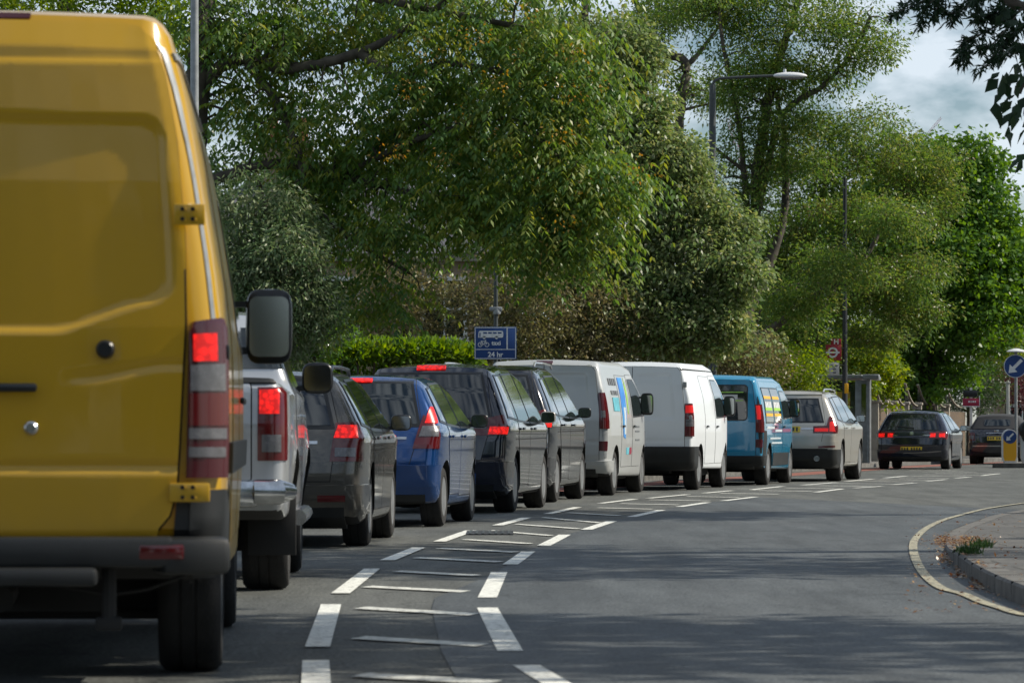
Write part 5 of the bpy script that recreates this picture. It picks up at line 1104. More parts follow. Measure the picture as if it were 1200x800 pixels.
# overhanging branches of the near tree, top right
def near_branch():
    D = 30
    tr = [([(8.2, 33, 0), (8.1, 33, 3), (7.9, 32.6, 6), (7.6, 32, 8.5), (7.5, 32, 11)], .32, .12),
          ([(7.95, 32.6, 5.6), (6.2, 31.2, 5.4), (4.9, 30.4, 4.6), (4.1, 30, 4.0), Pt(1215, 60, D), Pt(1195, 110, D)], .09, .012),
          ([(7.8, 32.4, 6.8), (6.0, 31, 6.2), (4.6, 30.2, 5.2), Pt(1215, 0, D), Pt(1150, -20, D), Pt(1075, 5, D)], .09, .01),
          ([(7.6, 32, 8.5), (9, 30, 10), (10, 28, 11)], .12, .05), ([(7.6, 32, 8.5), (7, 35, 10.5), (6.5, 37, 11.5)], .12, .05), ([(7.9, 32.6, 6), (9.5, 34, 8), (11, 35, 9.5)], .12, .05)]
    lob = [((8.3, 32.5, 9.5), (3.2, 3.6, 2.4), 190), ((6.4, 35, 9.6), (2.3, 3.0, 2.0), 90), ((10.4, 30, 9), (2.5, 3, 2.4), 130)]
    def ex(root, cl, b0):
        # broad leaves hanging at the picture's edge
        pts = [(1195, 25), (1180, 15), (1200, 60), (1190, 75), (1198, 90), (1180, 85), (1172, 92), (1192, 105), (1175, 115), (1200, 120), (1165, 125), (1188, 130), (1205, 140), (1195, 8), (1210, 30), (1210, 95), (1215, 60), (1197, 45), (1185, 50), (1205, 15), (1182, 152), (1203, 183), (1212, 150), (1168, 88), (1178, 68), (1208, 112), (1190, 118), (1215, 170), (1220, 100), (1225, 20), (1230, 60), (1222, 135)]
        P_ = []; A_ = []
        for x, y in pts:
            for k in range(3):
                P_.append(np.array(P(x+rng.normal(0, 4), y+rng.normal(0, 4), D+rng.uniform(-.4, .4)))-b0); A_.append([rng.uniform(-1, .3), rng.uniform(-.4, .4), -rng.uniform(.4, 1.1)])
        P_ = np.array(P_); n = len(P_)
        link('hanging_leaves', leaves_mesh(P_, np.array(A_), unit(rng.normal(0, .5, (n, 3))+[0, -.6, .6]), rng.uniform(.10, .17, n), rng.uniform(.06, .10, n), rng.uniform(.2, .9, n)), root, LM['deep'])
        # feathery sprays
        sp = [((1215, -15), (1120, -10), (1050, 15)), ((1150, -12), (1125, 8), (1112, 28)), ((1110, -8), (1085, 8), (1078, 32)), ((1085, -5), (1062, 8), (1045, 20)), ((1200, 10), (1160, 35), (1130, 50), (1122, 72)), ((1190, 20), (1165, 50), (1148, 58)), ((1140, -10), (1145, 10), (1150, 35)), ((1180, 5), (1160, 18), (1140, 22)), ((1205, 50), (1175, 66), (1145, 82)), ((1105, -6), (1098, 10), (1092, 22)), ((1170, -5), (1185, 30), (1175, 60)), ((1210, 25), (1180, 45), (1160, 72)), ((1130, 48), (1132, 60), (1128, 76)), ((1165, -8), (1120, 15), (1100, 12))]
        P_ = []; A_ = []; paths = []
        for s_ in sp:
            c = curve([np.array(P(x, y, D-.3+rng.uniform(-.3, .3))) for x, y in s_], 16); paths.append((c-b0, np.linspace(.008, .003, len(c))))
            for i in range(1, len(c)):
                tg = c[i]-c[i-1]; tg /= np.linalg.norm(tg)
                for k in range(5):
                    P_.append(c[i]-b0+rng.normal(0, .012, 3)); A_.append(tg*.6+rng.normal(0, .75, 3)+[0, 0, -.35])
        P_ = np.array(P_); n = len(P_)
        link('needle_sprays', leaves_mesh(P_, np.array(A_), unit(rng.normal(0, 1, (n, 3))), rng.uniform(.05, .10, n), rng.uniform(.012, .022, n), rng.uniform(0, .6, n)), root, LM['deep'])
        link('spray_twigs', tubes_np(paths, 4), root, M['bark_d'])
    tree('street_tree', 'dark leafy branches hanging into the top right corner from a roadside tree', 'tree', tr, lob, 'dark', per=26, spread=.42, ln=.26, wd=.17, bark='bark_d', extra=ex, tone=.6)
near_branch()
# the other street trees of the right pavement (they shade the road and stand just outside the picture)
for i, (x, y, h, r, n, lb) in enumerate([(10.5, 47, 9.5, 3.4, 220, 'tall street tree on the right pavement farther along'), (9.5, 19.5, 9.0, 3.0, 190, 'street tree on the right pavement nearest the camera'), (11, 8, 9.0, 3.6, 380, 'street tree on the right pavement level with the camera')]):
    tree('street_tree', lb, 'tree', [([(x, y, 0), (x, y, h*.4), (x+.2, y+.1, h*.8)], .26, .1), ([(x, y, h*.45), (x-r*.5, y, h*.8)], .1, .04), ([(x, y, h*.45), (x+r*.5, y+.5, h*.85)], .1, .04), ([(x, y, h*.5), (x, y-r*.5, h*.9)], .1, .04)],
         [((x, y, h), (r, r*.9, 2.4), n), ((x-1, y+1, h+1.4), (r*.7, r*.7, 1.6), n*.4)], 'dark', per=26, spread=.45, ln=.28, wd=.18, group='street trees on the right pavement', tone=.6)
for i, (x, y) in enumerate([(-12, -18), (-3, -32), (7, -28), (15, -14)]):  # unseen trees added to darken mirror reflections and the vehicle rears
    tree('street_tree', ['broad unseen tree added behind the camera, far left', 'broad unseen tree added behind the camera, left of centre', 'broad unseen tree added behind the camera, right of centre', 'broad unseen tree added behind the camera, far right'][i], 'tree',
         [([(x, y, 0), (x, y, 3), (x+.2, y+.1, 7)], .3, .1)], [((x, y, 6.8), (5.2, 4, 4.6), 380), ((x, y, 2.6), (4.6, 3, 2.0), 180)], 'dark', per=18, spread=.7, ln=.5, wd=.34, group='unseen trees added behind the camera', twig=False)
# ------------------------------------------------------------------ street furniture
def text(body, size, m, loc, rot, parent, name='lettering', thick=.002, align='CENTER', bold=.0):
    cu = bpy.data.curves.new('t', 'FONT'); cu.body = body; cu.size = size; cu.extrude = thick; cu.align_x = align; cu.align_y = 'CENTER'; cu.offset = bold
    o = bpy.data.objects.new('t', cu); C.objects.link(o); dg = bpy.context.evaluated_depsgraph_get()
    me = bpy.data.meshes.new_from_object(o.evaluated_get(dg)); bpy.data.objects.remove(o)
    q = link(name, me, parent, m); q.location = loc; q.rotation_euler = rot; return q
FACE = (R(90), 0, 0)     # lettering that faces the camera side (-y)
def disc(bm, x, z, r, y, t=.003, r2=0, seg=40, a0=0, a1=360):
    n = seg; vo = []; full = (a1-a0) == 360
    ang = [R(a0+(a1-a0)*k/n) for k in range(n if full else n+1)]
    for rr_, yy in ((r, y), (r, y-t), (r2, y-t), (r2, y)) if r2 else ((r, y), (r, y-t)):
        vo.append([bm.verts.new((x+rr_*math.cos(a), yy, z+rr_*math.sin(a))) for a in ang])
    m_ = len(ang); rngk = range(m_) if full else range(m_-1)
    for i in range(len(vo)-1):
        for k in rngk: bm.faces.new((vo[i][k], vo[i][(k+1) % m_], vo[i+1][(k+1) % m_], vo[i+1][k]))
    if not r2: bm.faces.new(vo[1]); bm.faces.new(vo[0][::-1])
    bmesh.ops.recalc_face_normals(bm, faces=bm.faces[:])
def lamp_column(name, label, px, D, h, m, r0=.09, arm=None, group=None, X=None):
    x = (px-600)*D/F if X is None else X
    t = thing(name, label, 'street lamp', (x, D, 0), 0, group)
    b = B(); tube(b, [(0, 0, 0), (0, 0, 1.3)], r0*1.35, 14); tube(b, [(0, 0, 1.3), (0, 0, 1.4), (0, 0, h*.98), (0, 0, h)], [r0*1.35, r0, r0*.72, r0*.6], 14); bmo('column', b, m, t, 40)
    if arm:
        b = B(); tube(b, [(0, 0, h-.25), (0, 0, h), (.04, 0, h+.08), (.16, 0, h+.14), (arm*.5, 0, h+.17), (arm, 0, h+.2)], [.045, .04, .035, .035, .032, .03], 10); bmo('arm', b, m, t, 50)
        b = B(); r = bmesh.ops.create_uvsphere(b, u_segments=20, v_segments=12, radius=1)
        for v in r['verts']:
            v.co = Vector((v.co.x*.38, v.co.y*.13, v.co.z*(.085 if v.co.z > 0 else .05)))+Vector((arm+.33, 0, h+.19))
        lathe(b, [(0, .08), (.03, .08), (.035, 0), (0, 0)], 12, 'z', (arm+.22, 0, h+.26))
        hd = bmo('lamp_head', b, M['lamp_white'], t, 60)
        b = B(); r = bmesh.ops.create_uvsphere(b, u_segments=16, v_segments=8, radius=1)
        for v in r['verts']: v.co = Vector((v.co.x*.26, v.co.y*.10, v.co.z*.045))+Vector((arm+.36, 0, h+.145))
        bmo('lamp_glass', b, M['clear_lens'], hd, 60)
    return t
lamp_column('street_lamp', 'grey street lamp with long arm and white lamp head against the sky', 835, 89, 8.45, M['pole_dark'], arm=1.35, r0=.10)
lamp_column('street_lamp', 'tall thin grey lamp column rising behind the yellow van corner', 228, 50, 9.2, M['steel'], r0=.06, arm=1.2)
lamp_column('street_lamp', 'tall black lamp column carrying the red bus stop flag', 990, 98.5, 7.0, M['pole_black'], r0=.066)
# bus stop flag and timetable hanging on the column
def bus_flag():
    D = 98.5; s_ = F/D; c = P(976.5, 418, D); t = thing('bus_stop_flag', 'red bus stop flag with white roundel and letter H, timetable tiles below', 'sign', (c.x, D-.09, 0))
    z = lambda py: CH+(HY-py)/s_; x = lambda px: (px-600)/s_-c.x
    b = B(); box(b, (0, 0, z(413)), (x(985.5)-x(967), .03, z(404)-z(422.5)), bev=.004); fl = bmo('flag', b, M['sign_red'], t)
    b = B(); disc(b, x(975.5), z(413), .125, -.017, .004, .082); bmo('roundel_ring', b, M['sign_white'], fl)
    b = B(); box(b, (x(975.5), -.022, z(413)), (.33, .006, .042)); bmo('roundel_bar', b, M['sign_white'], fl)
    b = B(); box(b, (x(979.5), 0, z(400.5)), (x(985.5)-x(973.5), .026, z(397)-z(404)), bev=.004); tp = bmo('letter_tile', b, M['sign_red'], t)
    text('H', .17, M['sign_white'], (x(979.5), -.018, z(400.5)), FACE, tp, bold=.006)
    b = B(); box(b, (x(974.5), 0, z(432)), (x(983)-x(966), .026, z(424.5)-z(440)), bev=.004); tt = bmo('route_tiles', b, M['grey_sign'], t)
    b = B()
    for r_ in range(3):
        for k in range(2 if r_ else 3): box(b, (x(969.5+k*(8 if r_ else 5)), -.015, z(428.5+r_*4)), (.08 if r_ else .06, .004, .035))
    bmo('route_lettering', b, M['sticker_k'], tt)
    b = B(); tube(b, [(x(985), .0, z(408)), (x(990), .05, z(408))], .012, 6); bmo('bracket', b, M['pole_black'], t)
    b = B(); tube(b, [(x(984), .0, z(428)), (x(990), .05, z(428))], .012, 6); bmo('bracket', b, M['pole_black'], t)
bus_flag()
def small_box(px, py, D, w_, h, m, name, label, cat):
    c = P(px, py, D); t = thing(name, label, cat, (c.x, D, 0)); b = B(); box(b, (0, -.1, c.z), (w_, .06, h), bev=.01); bmo('case', b, m, t); b = B(); box(b, (0, -.02, c.z), (.05, .12, .04)); bmo('clamp', b, M['steel'], t)
small_box(991.5, 455, 98.3, .09, .24, M['bollard_y'], 'yellow_box', 'small yellow box fixed on the black bus stop column', 'box')
# blue bus lane sign on its pole
def lane_sign():
    D = 70; s_ = F/D; x0 = (581-600)/s_; z = lambda py: CH+(HY-py)/s_; x = lambda px: (px-600)/s_-x0
    t = thing('bus_lane_sign', 'blue bus lane sign with bus and cycle symbols, taxi and 24 hr', 'sign', (x0, D, 0))
    b = B(); tube(b, [(0, .05, 0), (0, .05, z(262))], .038, 12); lathe(b, [(0, 0), (.045, 0), (.045, .03), (0, .05)], 12, 'z', (0, .05, z(262)))
    bmo('pole', b, M['pole_dark'], t, 40)
    b = B(); box(b, (.0, .05, z(362)), (.22, .10, .075), bev=.02); lathe(b, [(0, 0), (.06, 0), (.07, .04), (.05, .10), (0, .10)], 14, 'z', (.02, .05, z(368))); bmo('detector', b, M['steel'], t)
    b = B(); zc = (z(383)+z(421))/2; box(b, (x(580.5), 0, zc), (x(605)-x(556), .02, z(383)-z(421)), bev=.006); pl = bmo('sign_plate', b, M['sign_blue'], t)
    b = B(); xa, xb_, za, zb = x(556.8), x(604.2), z(420), z(383.8); w_ = .012
    for c, s3 in ((((xa+xb_)/2, zb), (xb_-xa, w_)), (((xa+xb_)/2, za), (xb_-xa, w_)), ((xa, (za+zb)/2), (w_, zb-za)), ((xb_, (za+zb)/2), (w_, zb-za)), ((0+x(580.5), z(409.3)), (xb_-xa, .011)), ((x(594.3), (z(384)+z(409))/2), (.022, z(384)-z(409)))):
        box(b, (c[0], -.0125, c[1]), (s3[0], .005, s3[1]))
    bmo('sign_border', b, M['sign_white'], pl)
    # bus
    b = B(); bx, bz = x(575), z(391.5); hw_ = .215; hh = .058
    out_ = [(-hw_, -hh), (-hw_+.01, hh*.7), (-hw_+.03, hh), (hw_-.02, hh), (hw_, hh*.6), (hw_, -hh*.8), (hw_-.02, -hh)]
    prism(b, out_, .004, Matrix.Translation((bx, -.0145, bz)) @ Matrix.Rotation(R(90), 4, 'X'))
    for wx in (-.11, .10): disc(b, bx+wx, bz-hh, .026, -.0145, .004, seg=16)
    bs = bmo('bus_symbol', b, M['sign_white'], pl, None)
    b = B(); box(b, (bx-hw_+.032, -.0195, bz-.012), (.018, .004, .07))
    for k in range(4): box(b, (bx-.095+k*.083, -.0195, bz+.022), (.062, .004, .024))
    bmo('bus_windows', b, M['sign_blue'], bs, None)
    # bicycle
    b = B(); cx, cz = x(566.5), z(403)
    for wx in (-.055, .06): disc(b, cx+wx, cz-.01, .04, -.0145, .004, .030, 20)
    def ln_(a, c): 
        a = Vector((cx+a[0], -.0165, cz+a[1])); c = Vector((cx+c[0], -.0165, cz+c[1])); d = c-a; box(b, (a+c)/2, (d.length, .004, .010), Matrix.Rotation(-math.atan2(d.z, d.x), 3, 'Y'))
    for a, c in (((-.055, -.01), (-.03, .045)), ((-.03, .045), (.035, .045)), ((.035, .045), (.0, -.01)), ((.0, -.01), (-.055, -.01)), ((-.03, .045), (0, -.01)), ((.06, -.01), (.035, .06)), ((.02, .062), (.05, .062)), ((-.045, .052), (-.018, .052))): ln_(a, c)
    bmo('cycle_symbol', b, M['sign_white'], pl, None)
    text('taxi', .105, M['sign_white'], (x(581.5), -.0125, z(402)), FACE, pl, bold=.003)
    text('24 hr', .12, M['sign_white'], (x(580.5), -.0125, z(415.5)), FACE, pl, bold=.003)
lane_sign()
# traffic island with keep left sign and bollards
def arrow(bm, cx, cz, s_, y, ang=225):
    pts = [(-.5, -.09), (.15, -.09), (.15, -.30), (.55, 0), (.15, .30), (.15, .09), (-.5, .09)]
    Mx = Matrix.Translation((cx, y, cz)) @ Matrix.Rotation(R(90), 4, 'X') @ Matrix.Rotation(R(ang), 4, 'Z') @ Matrix.Scale(s_, 4)
    prism(bm, pts, .004/s_, Mx)
    bmesh.ops.recalc_face_normals(bm, faces=bm.faces[:])
def keep_left(px, D, label):
    s_ = F/D; x0 = (px-600)/s_; z = lambda py: CH+(HY-py)/s_
    t = thing('keep_left_sign', label, 'sign', (x0, D, .12)); b = B(); tube(b, [(0, 0, 0), (0, 0, z(412)-.12)], .042, 12); bmo('post', b, M['steel'], t, 40)
    b = B(); disc(b, -.02, z(429)-.12, .30, -.045, .02); pl = bmo('sign_disc', b, M['sign_white'], t, None)
    b = B(); disc(b, -.02, z(429)-.12, .285, -.066, .003); bmo('disc_face', b, M['sign_blue'], pl, None)
    b = B(); arrow(b, -.02, z(429)-.12, .46, -.070); bmo('arrow', b, M['sign_white'], pl, None)
    b = B(); lathe(b, [(0, .06), (.06, .06), (.20, .02), (.25, -.01), (.25, -.03), (0, -.03)], 20, 'z', (0, -.05, z(411)-.12)); bmo('lamp_hood', b, M['lamp_white'], t, 50)
def bollard(px, D, label, front='bollard_y', w_=.40, h=.86, arrow_=True, cap=False):
    x0 = (px-600)*D/F; t = thing('traffic_bollard', label, 'bollard', (x0, D, .12), 0, 'bollards on the traffic island')
    def outline(k): return [(-w_/2*k, .06), (w_/2*k*.98, .06)]+[(w_/2*k*math.cos(a)*1.0, h-w_/2+w_/2*k*math.sin(a)) for a in np.linspace(0, math.pi, 13)]
    Mx = lambda y: Matrix.Translation((0, y, 0)) @ Matrix.Rotation(R(90), 4, 'X')
    b = B(); prism(b, [(x, z*1.0) for x, z in [(-w_*.36, 0), (w_*.36, 0), (w_*.5, .14), *[(w_/2*math.cos(a), h-w_/2+w_/2*math.sin(a)) for a in np.linspace(0, math.pi, 15)], (-w_*.5, .14)]], .16, Mx(.08)); bmesh.ops.recalc_face_normals(b, faces=b.faces[:]); sh = bmo('shell', b, M['sign_white'] if front == 'bollard_y' else M['grey_sign'], t, 40)
    k = .84; b = B(); prism(b, [(-w_*.34, .05), (w_*.34, .05), (w_*.42, .16), *[(w_/2*k*math.cos(a), h-w_/2+w_/2*k*math.sin(a)) for a in np.linspace(0, math.pi, 15)], (-w_*.42, .16)], .006, Mx(-.081)); bmesh.ops.recalc_face_normals(b, faces=b.faces[:]); fr = bmo('front_panel', b, M[front], t, None)
    b = B(); disc(b, 0, h-w_*.5, w_*.43, -.088, .004); d = bmo('arrow_disc', b, M['sign_blue'] if not cap else M['plastic_s'], fr, None)
    if arrow_: b = B(); arrow(b, 0, h-w_*.5, w_*.62, -.094); bmo('arrow', b, M['sign_white'], d, None)
    if cap:
        b = B(); r = bmesh.ops.create_uvsphere(b, u_segments=18, v_segments=12, radius=.26)
        for v in r['verts']: v.co = Vector((v.co.x*1.05, v.co.y*.6-.12, v.co.z*.95+h-.02))
        bmo('hood', b, M['plastic_s'], t, 60)
b = B(); isl = [(0, 0), (.3, -.3), (2.2, -.35), (2.6, 0), (2.9, 7), (2.6, 7.6), (1.0, 7.6), (.6, 7)]
prism(b, isl, .14, Matrix.Translation((PX(1163, 103.5), 103.5, -.02)) @ Matrix.Rotation(R(-10), 4, 'Z')); bmesh.ops.bevel(b, geom=[e for e in b.edges if all(v.co.z > .1 for v in e.verts)], offset=.02, segments=2, affect='EDGES')
o = bmo('traffic_island', b, M['kerb'], smooth=30); o['kind'] = 'structure'
keep_left(1190.5, 106.5, 'round blue keep left sign with white arrow on a grey post')
bollard(1183, 104.6, 'yellow traffic bollard with blue arrow disc on the island kerb')
bollard(1205, 104.2, 'grey traffic bollard with black rounded hood cut by the right edge of the picture', front='grey_sign', arrow_=False, cap=True)
# bus shelter
def shelter():
    D = 103.5; x0 = PX(1014, D); t = thing('bus_shelter', 'grey steel bus shelter with glass panels behind the champagne SUV', 'bus shelter', (x0, D, .12), R(-12))
    # local: x to the right (towards the road), y along the road
    b = B(); box(b, (-.70, 1.7, 2.18), (1.3, 4.0, .10), bev=.02); box(b, (.18, -.25, 2.17), (.42, .25, .13), bev=.03); bmo('roof', b, M['steel'], t)
    for x, y in ((.1, -.1), (-.6, 3.5), (-1.25, -.1), (-1.25, 1.7), (-1.25, 3.5)):
        b = B(); tube(b, [(x, y, 0), (x, y, 2.14)], .045 if x < 0 else .06, 12); bmo('post', b, M['steel'], t)
    for y in (.8, 2.6):
        b = B(); box(b, (-1.25, y, 1.15), (.012, 1.68, 1.9)); bmo('glass_panel', b, M['shelter_glass'], t)
    b = B(); box(b, (-.06, -.1, 1.05), (.36, .10, 2.1), bev=.02); pc = bmo('end_panel', b, M['steel'], t)
    b = B(); box(b, (-.02, -.155, 1.55), (.12, .012, .9)); bmo('end_pane', b, M['mirror'], pc)
    b = B(); box(b, (-.72, -.1, 1.1), (1.0, .012, 1.9)); bmo('glass_panel', b, M['shelter_glass'], t)
    b = B(); box(b, (-.55, -.12, 1.55), (.36, .02, .50), bev=.004); bmo('notice', b, M['notice_y'], t)
    b = B(); box(b, (-1.05, 1.7, .55), (.3, 2.2, .05), bev=.01); bmo('bench', b, M['sign_red'], t)
M['shelter_glass'] = mat('shelter glass', (.10, .13, .12), rough=.08, spec=.8); M['shelter_glass'].node_tree.nodes['Principled BSDF'].inputs['Transmission Weight'].default_value = .8
M['notice_y'] = mat('yellow notice', (.50, .33, .03), rough=.6, var=.3, vscale=12)
shelter()
# estate agent board
def agent_board():
    D = 122; s_ = F/D; x0 = (1138-600)/s_; z = lambda py: CH+(HY-py)/s_
    t = thing('estate_agent_board', 'maroon and white estate agent board on a white post', 'sign', (x0, D, .1))
    b = B(); box(b, (0, .03, (z(458))/2), (.075, .06, z(458))); bmo('post', b, M['wood_w'], t)
    zc = (z(459)+z(476))/2-.1; b = B(); box(b, (0, -.01, z(471)-.1), (.5, .03, .23), bev=.003); pl = bmo('board', b, M['maroon'], t)
    b = B(); box(b, (-.02, -.01, z(461)-.1), (.42, .028, .20), bev=.003); bmo('upper_board', b, M['plastic_s'], t)
    b = B()
    for x, zz_, w_, h in ((0, z(476)-.1, .52, .02), (.25, z(469)-.1, .02, .28)): box(b, (x, -.03, zz_), (w_, .012, h))
    bmo('board_edge', b, M['sign_white'], pl)
    b = B()
    for k, w_ in enumerate((.05, .03, .045, .035)): box(b, (-.06+k*.06, -.028, z(470.5)-.1), (w_, .006, .05))
    bmo('board_lettering', b, M['sign_white'], pl)
agent_board()
# brick walls with white piers and swept copings
def brickmat(name, c1, c2, mo, sc=1.0):
    m = bpy.data.materials.new(name); m.use_nodes = True; t = m.node_tree; p = t.nodes['Principled BSDF']
    g = N(t, 'ShaderNodeTexCoord'); mp_ = N(t, 'ShaderNodeMapping'); mp_.inputs['Rotation'].default_value = (R(90), 0, 0)
    b_ = N(t, 'ShaderNodeTexBrick'); b_.inputs['Scale'].default_value = sc; b_.inputs['Brick Width'].default_value = .225; b_.inputs['Row Height'].default_value = .075; b_.inputs['Mortar Size'].default_value = .008
    b_.inputs['Color1'].default_value = (*c1, 1); b_.inputs['Color2'].default_value = (*c2, 1); b_.inputs['Mortar'].default_value = (*mo, 1)
    t.links.new(g.outputs['Object'], mp_.inputs[0]); t.links.new(mp_.outputs[0], b_.inputs['Vector'])
    n = N(t, 'ShaderNodeTexNoise'); n.inputs['Scale'].default_value = 3; n.inputs['Detail'].default_value = 6; t.links.new(g.outputs['Object'], n.inputs['Vector'])
    mr = N(t, 'ShaderNodeMapRange'); mr.inputs['To Min'].default_value = .5; mr.inputs['To Max'].default_value = 1.4; t.links.new(n.outputs['Fac'], mr.inputs[0])
    mx = N(t, 'ShaderNodeMixRGB', blend_type='MULTIPLY'); mx.inputs['Fac'].default_value = 1; t.links.new(b_.outputs['Color'], mx.inputs['Color1']); t.links.new(mr.outputs[0], mx.inputs['Color2'])
    t.links.new(mx.outputs[0], p.inputs['Base Color']); p.inputs['Roughness'].default_value = .85; return m
M['brick'] = brickmat('yellow stock brick', (.13, .085, .045), (.085, .055, .032), (.085, .075, .065))
M['house_brick'] = brickmat('house brick', (.30, .22, .14), (.23, .16, .10), (.22, .2, .17))
def wall_run():
    spots = [(1024, 110), (1034.5, 112.5), (1046, 115), (1060, 118.5), (1075, 122), (1091, 126), (1108, 130), (1128, 133)]
    for i in range(len(spots)-1):
        a = Vector((PX(*spots[i]), spots[i][1], .1)); c = Vector((PX(*spots[i+1]), spots[i+1][1], .1)); d = c-a; ang = math.atan2(d.y, d.x); L_ = d.length
        nm = ['nearest the bus shelter', 'second from the bus shelter', 'left behind the black hatchback', 'middle behind the black hatchback', 'right behind the black hatchback', 'under the dark crown', 'ending beside the agent board'][i]
        t = thing('brick_wall', 'tan brick garden wall with pale piers, section '+nm, 'wall', a, ang, 'garden wall sections')
        w_ = B(); box(w_, (L_/2, 0, .72), (L_-.24, .22, 1.44)); bmo('wall', w_, M['brick'], t)
        b = B(); box(b, (0, 0, .80), (.15, .26, 1.60), bev=.01); box(b, (0, 0, 1.63), (.24, .32, .08), bev=.02); bmo('pier', b, M['stone'], t)
        b = B(); q = [Vector((.12+(L_-.24)*k/10, 0, 1.58+.62*(1-k/10)**2.2)) for k in range(11)]
        for k in range(10): 
            m_ = (q[k]+q[k+1])/2; dd_ = q[k+1]-q[k]; box(b, m_, (dd_.length*1.02, .07, .03), Matrix.Rotation(-math.atan2(dd_.z, dd_.x), 3, 'Y'))
        bmo('coping', b, M['stone'], t)
        b = B()
        for k in range(9): tube(b, [(.2+(L_-.4)*k/8, .0, 1.4), (.2+(L_-.4)*k/8, .0, 1.56+.62*(1-(.04+k*.115))**2.2)], .012, 5)
        bmo('railing', b, M['iron'], t)
wall_run()
# climber over the wall
zb = P(1022, 425, 108)
tree('climbing_plant', 'bright yellow green climber spilling over the brick wall by the bus shelter', 'plant', [([Gd(1018, 109), (zb.x, 109, 1.5), (zb.x, 108.8, 2.8)], .05, .02)],
     [(tuple(P(1020, 425, 108.6)), (.75, .4, .55), 70), (tuple(P(1040, 435, 110)), (.5, .35, .4), 40), (tuple(P(1012, 455, 108)), (.5, .3, .25), 22), (tuple(P(1044, 460, 110.5)), (.28, .3, .35), 18), (tuple(P(1000, 400, 108.6)), (.6, .4, .5), 34)], 'lime', per=30, spread=.16, ln=.11, wd=.08, tone=.6)
tree('climbing_plant', 'narrow ivy column growing up behind the black hatchback', 'plant', [([Gd(1088, 128), Pt(1088, 460, 128), Pt(1088, 420, 128)], .06, .02)],
     [(tuple(P(1088, 450, 127.5)), (.28, .28, .9), 60)], 'hedge', per=26, spread=.16, ln=.08, wd=.06, tone=.3)
# houses glimpsed between the trees
def house(px, D, w_, d_, h, label, chim_px=None, ridge=2.4):
    x0 = PX(px, D); t = thing('brick_house', label, 'house', (x0, D, 0))
    b = B(); box(b, (0, d_/2, h/2), (w_, d_, h)); wl = bmo('wall', b, M['house_brick'], t)
    b = B(); v = [b.verts.new(p) for p in ((-w_/2-.3, -.3, h), (w_/2+.3, -.3, h), (w_/2+.3, d_+.3, h), (-w_/2-.3, d_+.3, h), (-w_/2+1.5, d_/2, h+ridge), (w_/2-1.5, d_/2, h+ridge))]
    for f in ((0, 1, 5, 4), (1, 2, 5), (2, 3, 4, 5), (3, 0, 4), (3, 2, 1, 0)): b.faces.new([v[i] for i in f])
    rf = bmo('roof', b, M['slate'], t, None)
    b = B(); box(b, (0, -.06, h*.52), (w_+.1, .12, .22), bev=.02); box(b, (0, -.10, h-.1), (w_+.2, .2, .2)); bmo('stone_band', b, M['stone'], t)
    nx = max(2, int(w_/2.2))
    for fz in (.26, .74):
        for k in range(nx):
            xx = -w_/2+w_*(k+.5)/nx; b = B(); zc = h*fz
            for cx, cz, sx, sz in ((0, .8, 1.2, .12), (0, -.8, 1.3, .12), (-.55, 0, .1, 1.5), (.55, 0, .1, 1.5), (0, 0, 1.0, .06), (0, 0, .05, 1.5)): box(b, (xx+cx, -.05, zc+cz), (sx, .10, sz))
            wf = bmo('window', b, M['wood_w'], t, None); b = B(); box(b, (xx, -.015, zc), (1.0, .02, 1.5)); bmo('pane', b, M['glass'], wf, None)
    if chim_px:
        cx = PX(chim_px, D)-x0; b = B(); box(b, (cx, d_*.5, h+ridge*.9), (1.3, .8, ridge*1.4)); ch = bmo('chimney', b, M['house_brick'], rf, None)
        for k in range(3): b = B(); lathe(b, [(.13, 0), (.11, .6), (.13, .65), (0, .65)], 12, 'z', (cx-.4+.4*k, d_*.5, h+ridge*1.6)); bmo('chimney_pot', b, M['terracotta'], ch)
house(395, 108, 8.5, 7, 5.6, 'brick house with stone band glimpsed behind the left trees', chim_px=330, ridge=2.0)
house(1262, 175, 7, 7, 4.6, 'grey roofed house far off behind the keep left sign', ridge=2.2)
# white gable post behind convertible
t = thing('white_gate_post', 'white painted gate post behind the small convertible', 'post', (PX(1181, 128), 128, 0)); b = B(); box(b, (0, 0, 1.2), (.10, .10, 2.4), bev=.01); box(b, (0, 0, 2.43), (.15, .15, .05), bev=.01); bmo('post', b, M['wood_w'], t)
# cranes
def crane(pts, D, label):
    a = P(*pts[0], D); c = P(*pts[1], D); t = thing('tower_crane', label, 'crane', (a.x, D, 0)); o0 = Vector((a.x, D, 0)); d = (c-a); L_ = d.length; d.normalize(); n = Vector((d.z, 0, -d.x)); w_ = L_*.055
    b = B(); k = 14; q = [a-o0+d*L_*i/k for i in range(k+1)]
    for i in range(k):
        tube(b, [q[i]+n*w_*.5, q[i+1]+n*w_*.5], w_*.09, 4); tube(b, [q[i]-n*w_*.5, q[i+1]-n*w_*.5], w_*.09, 4)
        tube(b, [q[i]+n*w_*(.5 if i % 2 else -.5), q[i+1]+n*w_*(-.5 if i % 2 else .5)], w_*.07, 4); tube(b, [q[i]+n*w_*.5, q[i]-n*w_*.5], w_*.07, 4)
    bmo('jib', b, M['crane'], t)
    b = B(); m0 = a-o0; tube(b, [Vector((m0.x, 0, 0)), m0], w_*.5, 4); bmo('mast', b, M['crane'], t)
crane(((874, 205), (853, 138)), 420, 'red lattice crane jib leaning behind the street lamp')
crane(((1078, 168), (1103, 138)), 480, 'red crane tip above the right hand treetops')
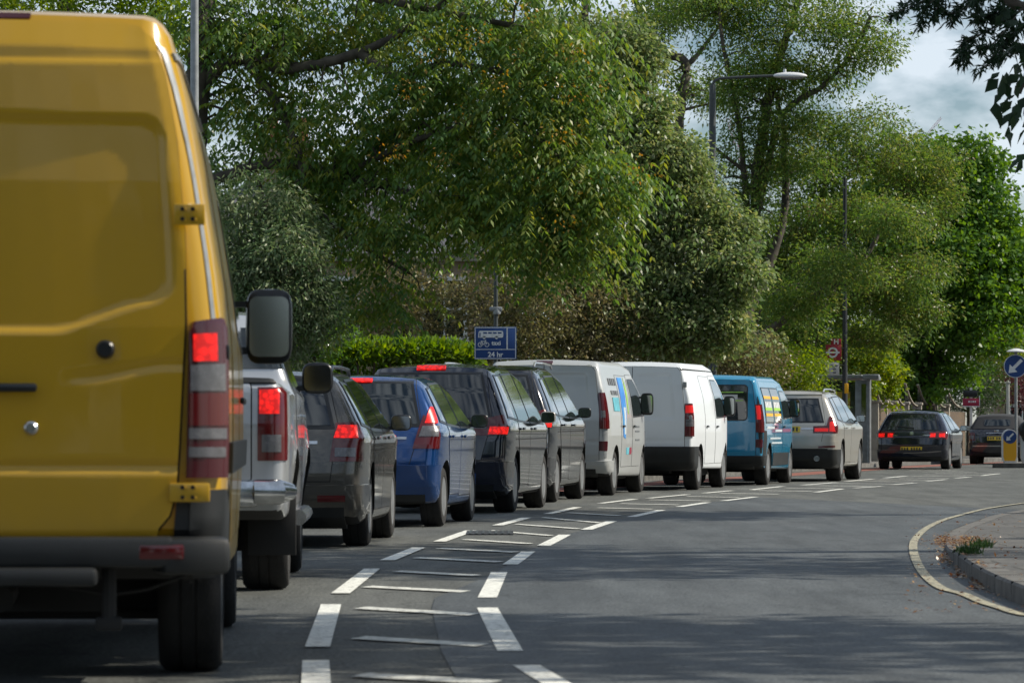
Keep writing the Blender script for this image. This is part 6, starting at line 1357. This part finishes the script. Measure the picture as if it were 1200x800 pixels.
# fallen leaves, weeds
def litter():
    n = 1500; pts = []
    for i in range(n):
        t_ = rng.uniform(0, 1)
        if t_ < .45: p = G(rng.normal(1130, 16), rng.normal(637, 3.2)); z = .128
        elif t_ < .8:
            q = [(1108, 634), (1112, 655), (1128, 672), (1150, 686)][rng.integers(0, 4)]; p = G(q[0]+rng.normal(0, 5)-4, q[1]+rng.normal(0, 4)); z = .012
        else: p = G(rng.uniform(1060, 1200), rng.uniform(600, 720)); z = .014
        kx = float(np.interp(p.y, [q_[1] for q_ in RK if q_[1] < 50], [q_[0] for q_ in RK if q_[1] < 50]))
        pts.append((p.x, p.y, .03+.09*(1-sst(28, 34, p.y)) if p.x > kx+.02 else .016))
    pts = np.array(pts); ax = rng.normal(0, 1, (n, 3))*[1, 1, .15]
    o = link('fallen_leaves', leaves_mesh(pts, ax, unit(rng.normal(0, .25, (n, 3))+[0, 0, 1]), rng.uniform(.018, .045, n), rng.uniform(.012, .028, n), rng.uniform(0, 1, n)), None, LM['litter'])
    tag(o, 'dry brown leaves lying along the kerb', 'leaves', kind='stuff')
LM['litter'] = leafmat('dry leaves', (.10, .045, .018), (.22, .11, .035), (.36, .24, .09), trans=.15)
litter()
def weeds(px, py, n, label):
    g = G(px, py); t = thing('weed_clump', label, 'plant', (g.x, g.y, .10), 0, 'weeds in the kerb')
    p = rng.normal(0, 1, (n, 3))*[.04, .12, .01]; p[:, 2] = np.abs(p[:, 2])+.01; ax = rng.normal(0, .45, (n, 3))+[0, 0, 1]
    link('blades', leaves_mesh(p, ax, unit(rng.normal(0, 1, (n, 3))), rng.uniform(.03, .085, n), rng.uniform(.006, .012, n), rng.uniform(0, .6, n)), t, LM['dark'])
weeds(1135, 668, 260, 'tuft of green weeds at the broken kerb corner'); weeds(1150, 660, 160, 'low straggle of weeds on the slabs above the kerb'); 
print('scene done')

for i, (x, y) in enumerate([(21, 58), (25, 70), (29, 83), (33, 97), (36, 112), (18, 36), (24, 47)]):  # unseen trees added so the car sides reflect dark green instead of sky
    lb = ['rounded unseen tree added for reflections on the right, nearest', 'rounded unseen tree added for reflections on the right, second', 'rounded unseen tree added for reflections on the right, third', 'rounded unseen tree added for reflections on the right, fourth', 'rounded unseen tree added for reflections on the right, farthest', 'unseen tree added behind the right pavement, nearer', 'unseen tree added behind the right pavement, farther'][i]
    tree('street_tree', lb, 'tree', [([(x, y, 0), (x, y, 3), (x+.2, y+.1, 6)], .3, .1)], [((x, y, 5.6), (4.2, 5, 3.2), 240), ((x, y, 2.2), (3.4, 5, 1.9), 150)], 'dark', per=16, spread=.7, ln=.55, wd=.36, group='unseen trees added along the right side', twig=False)
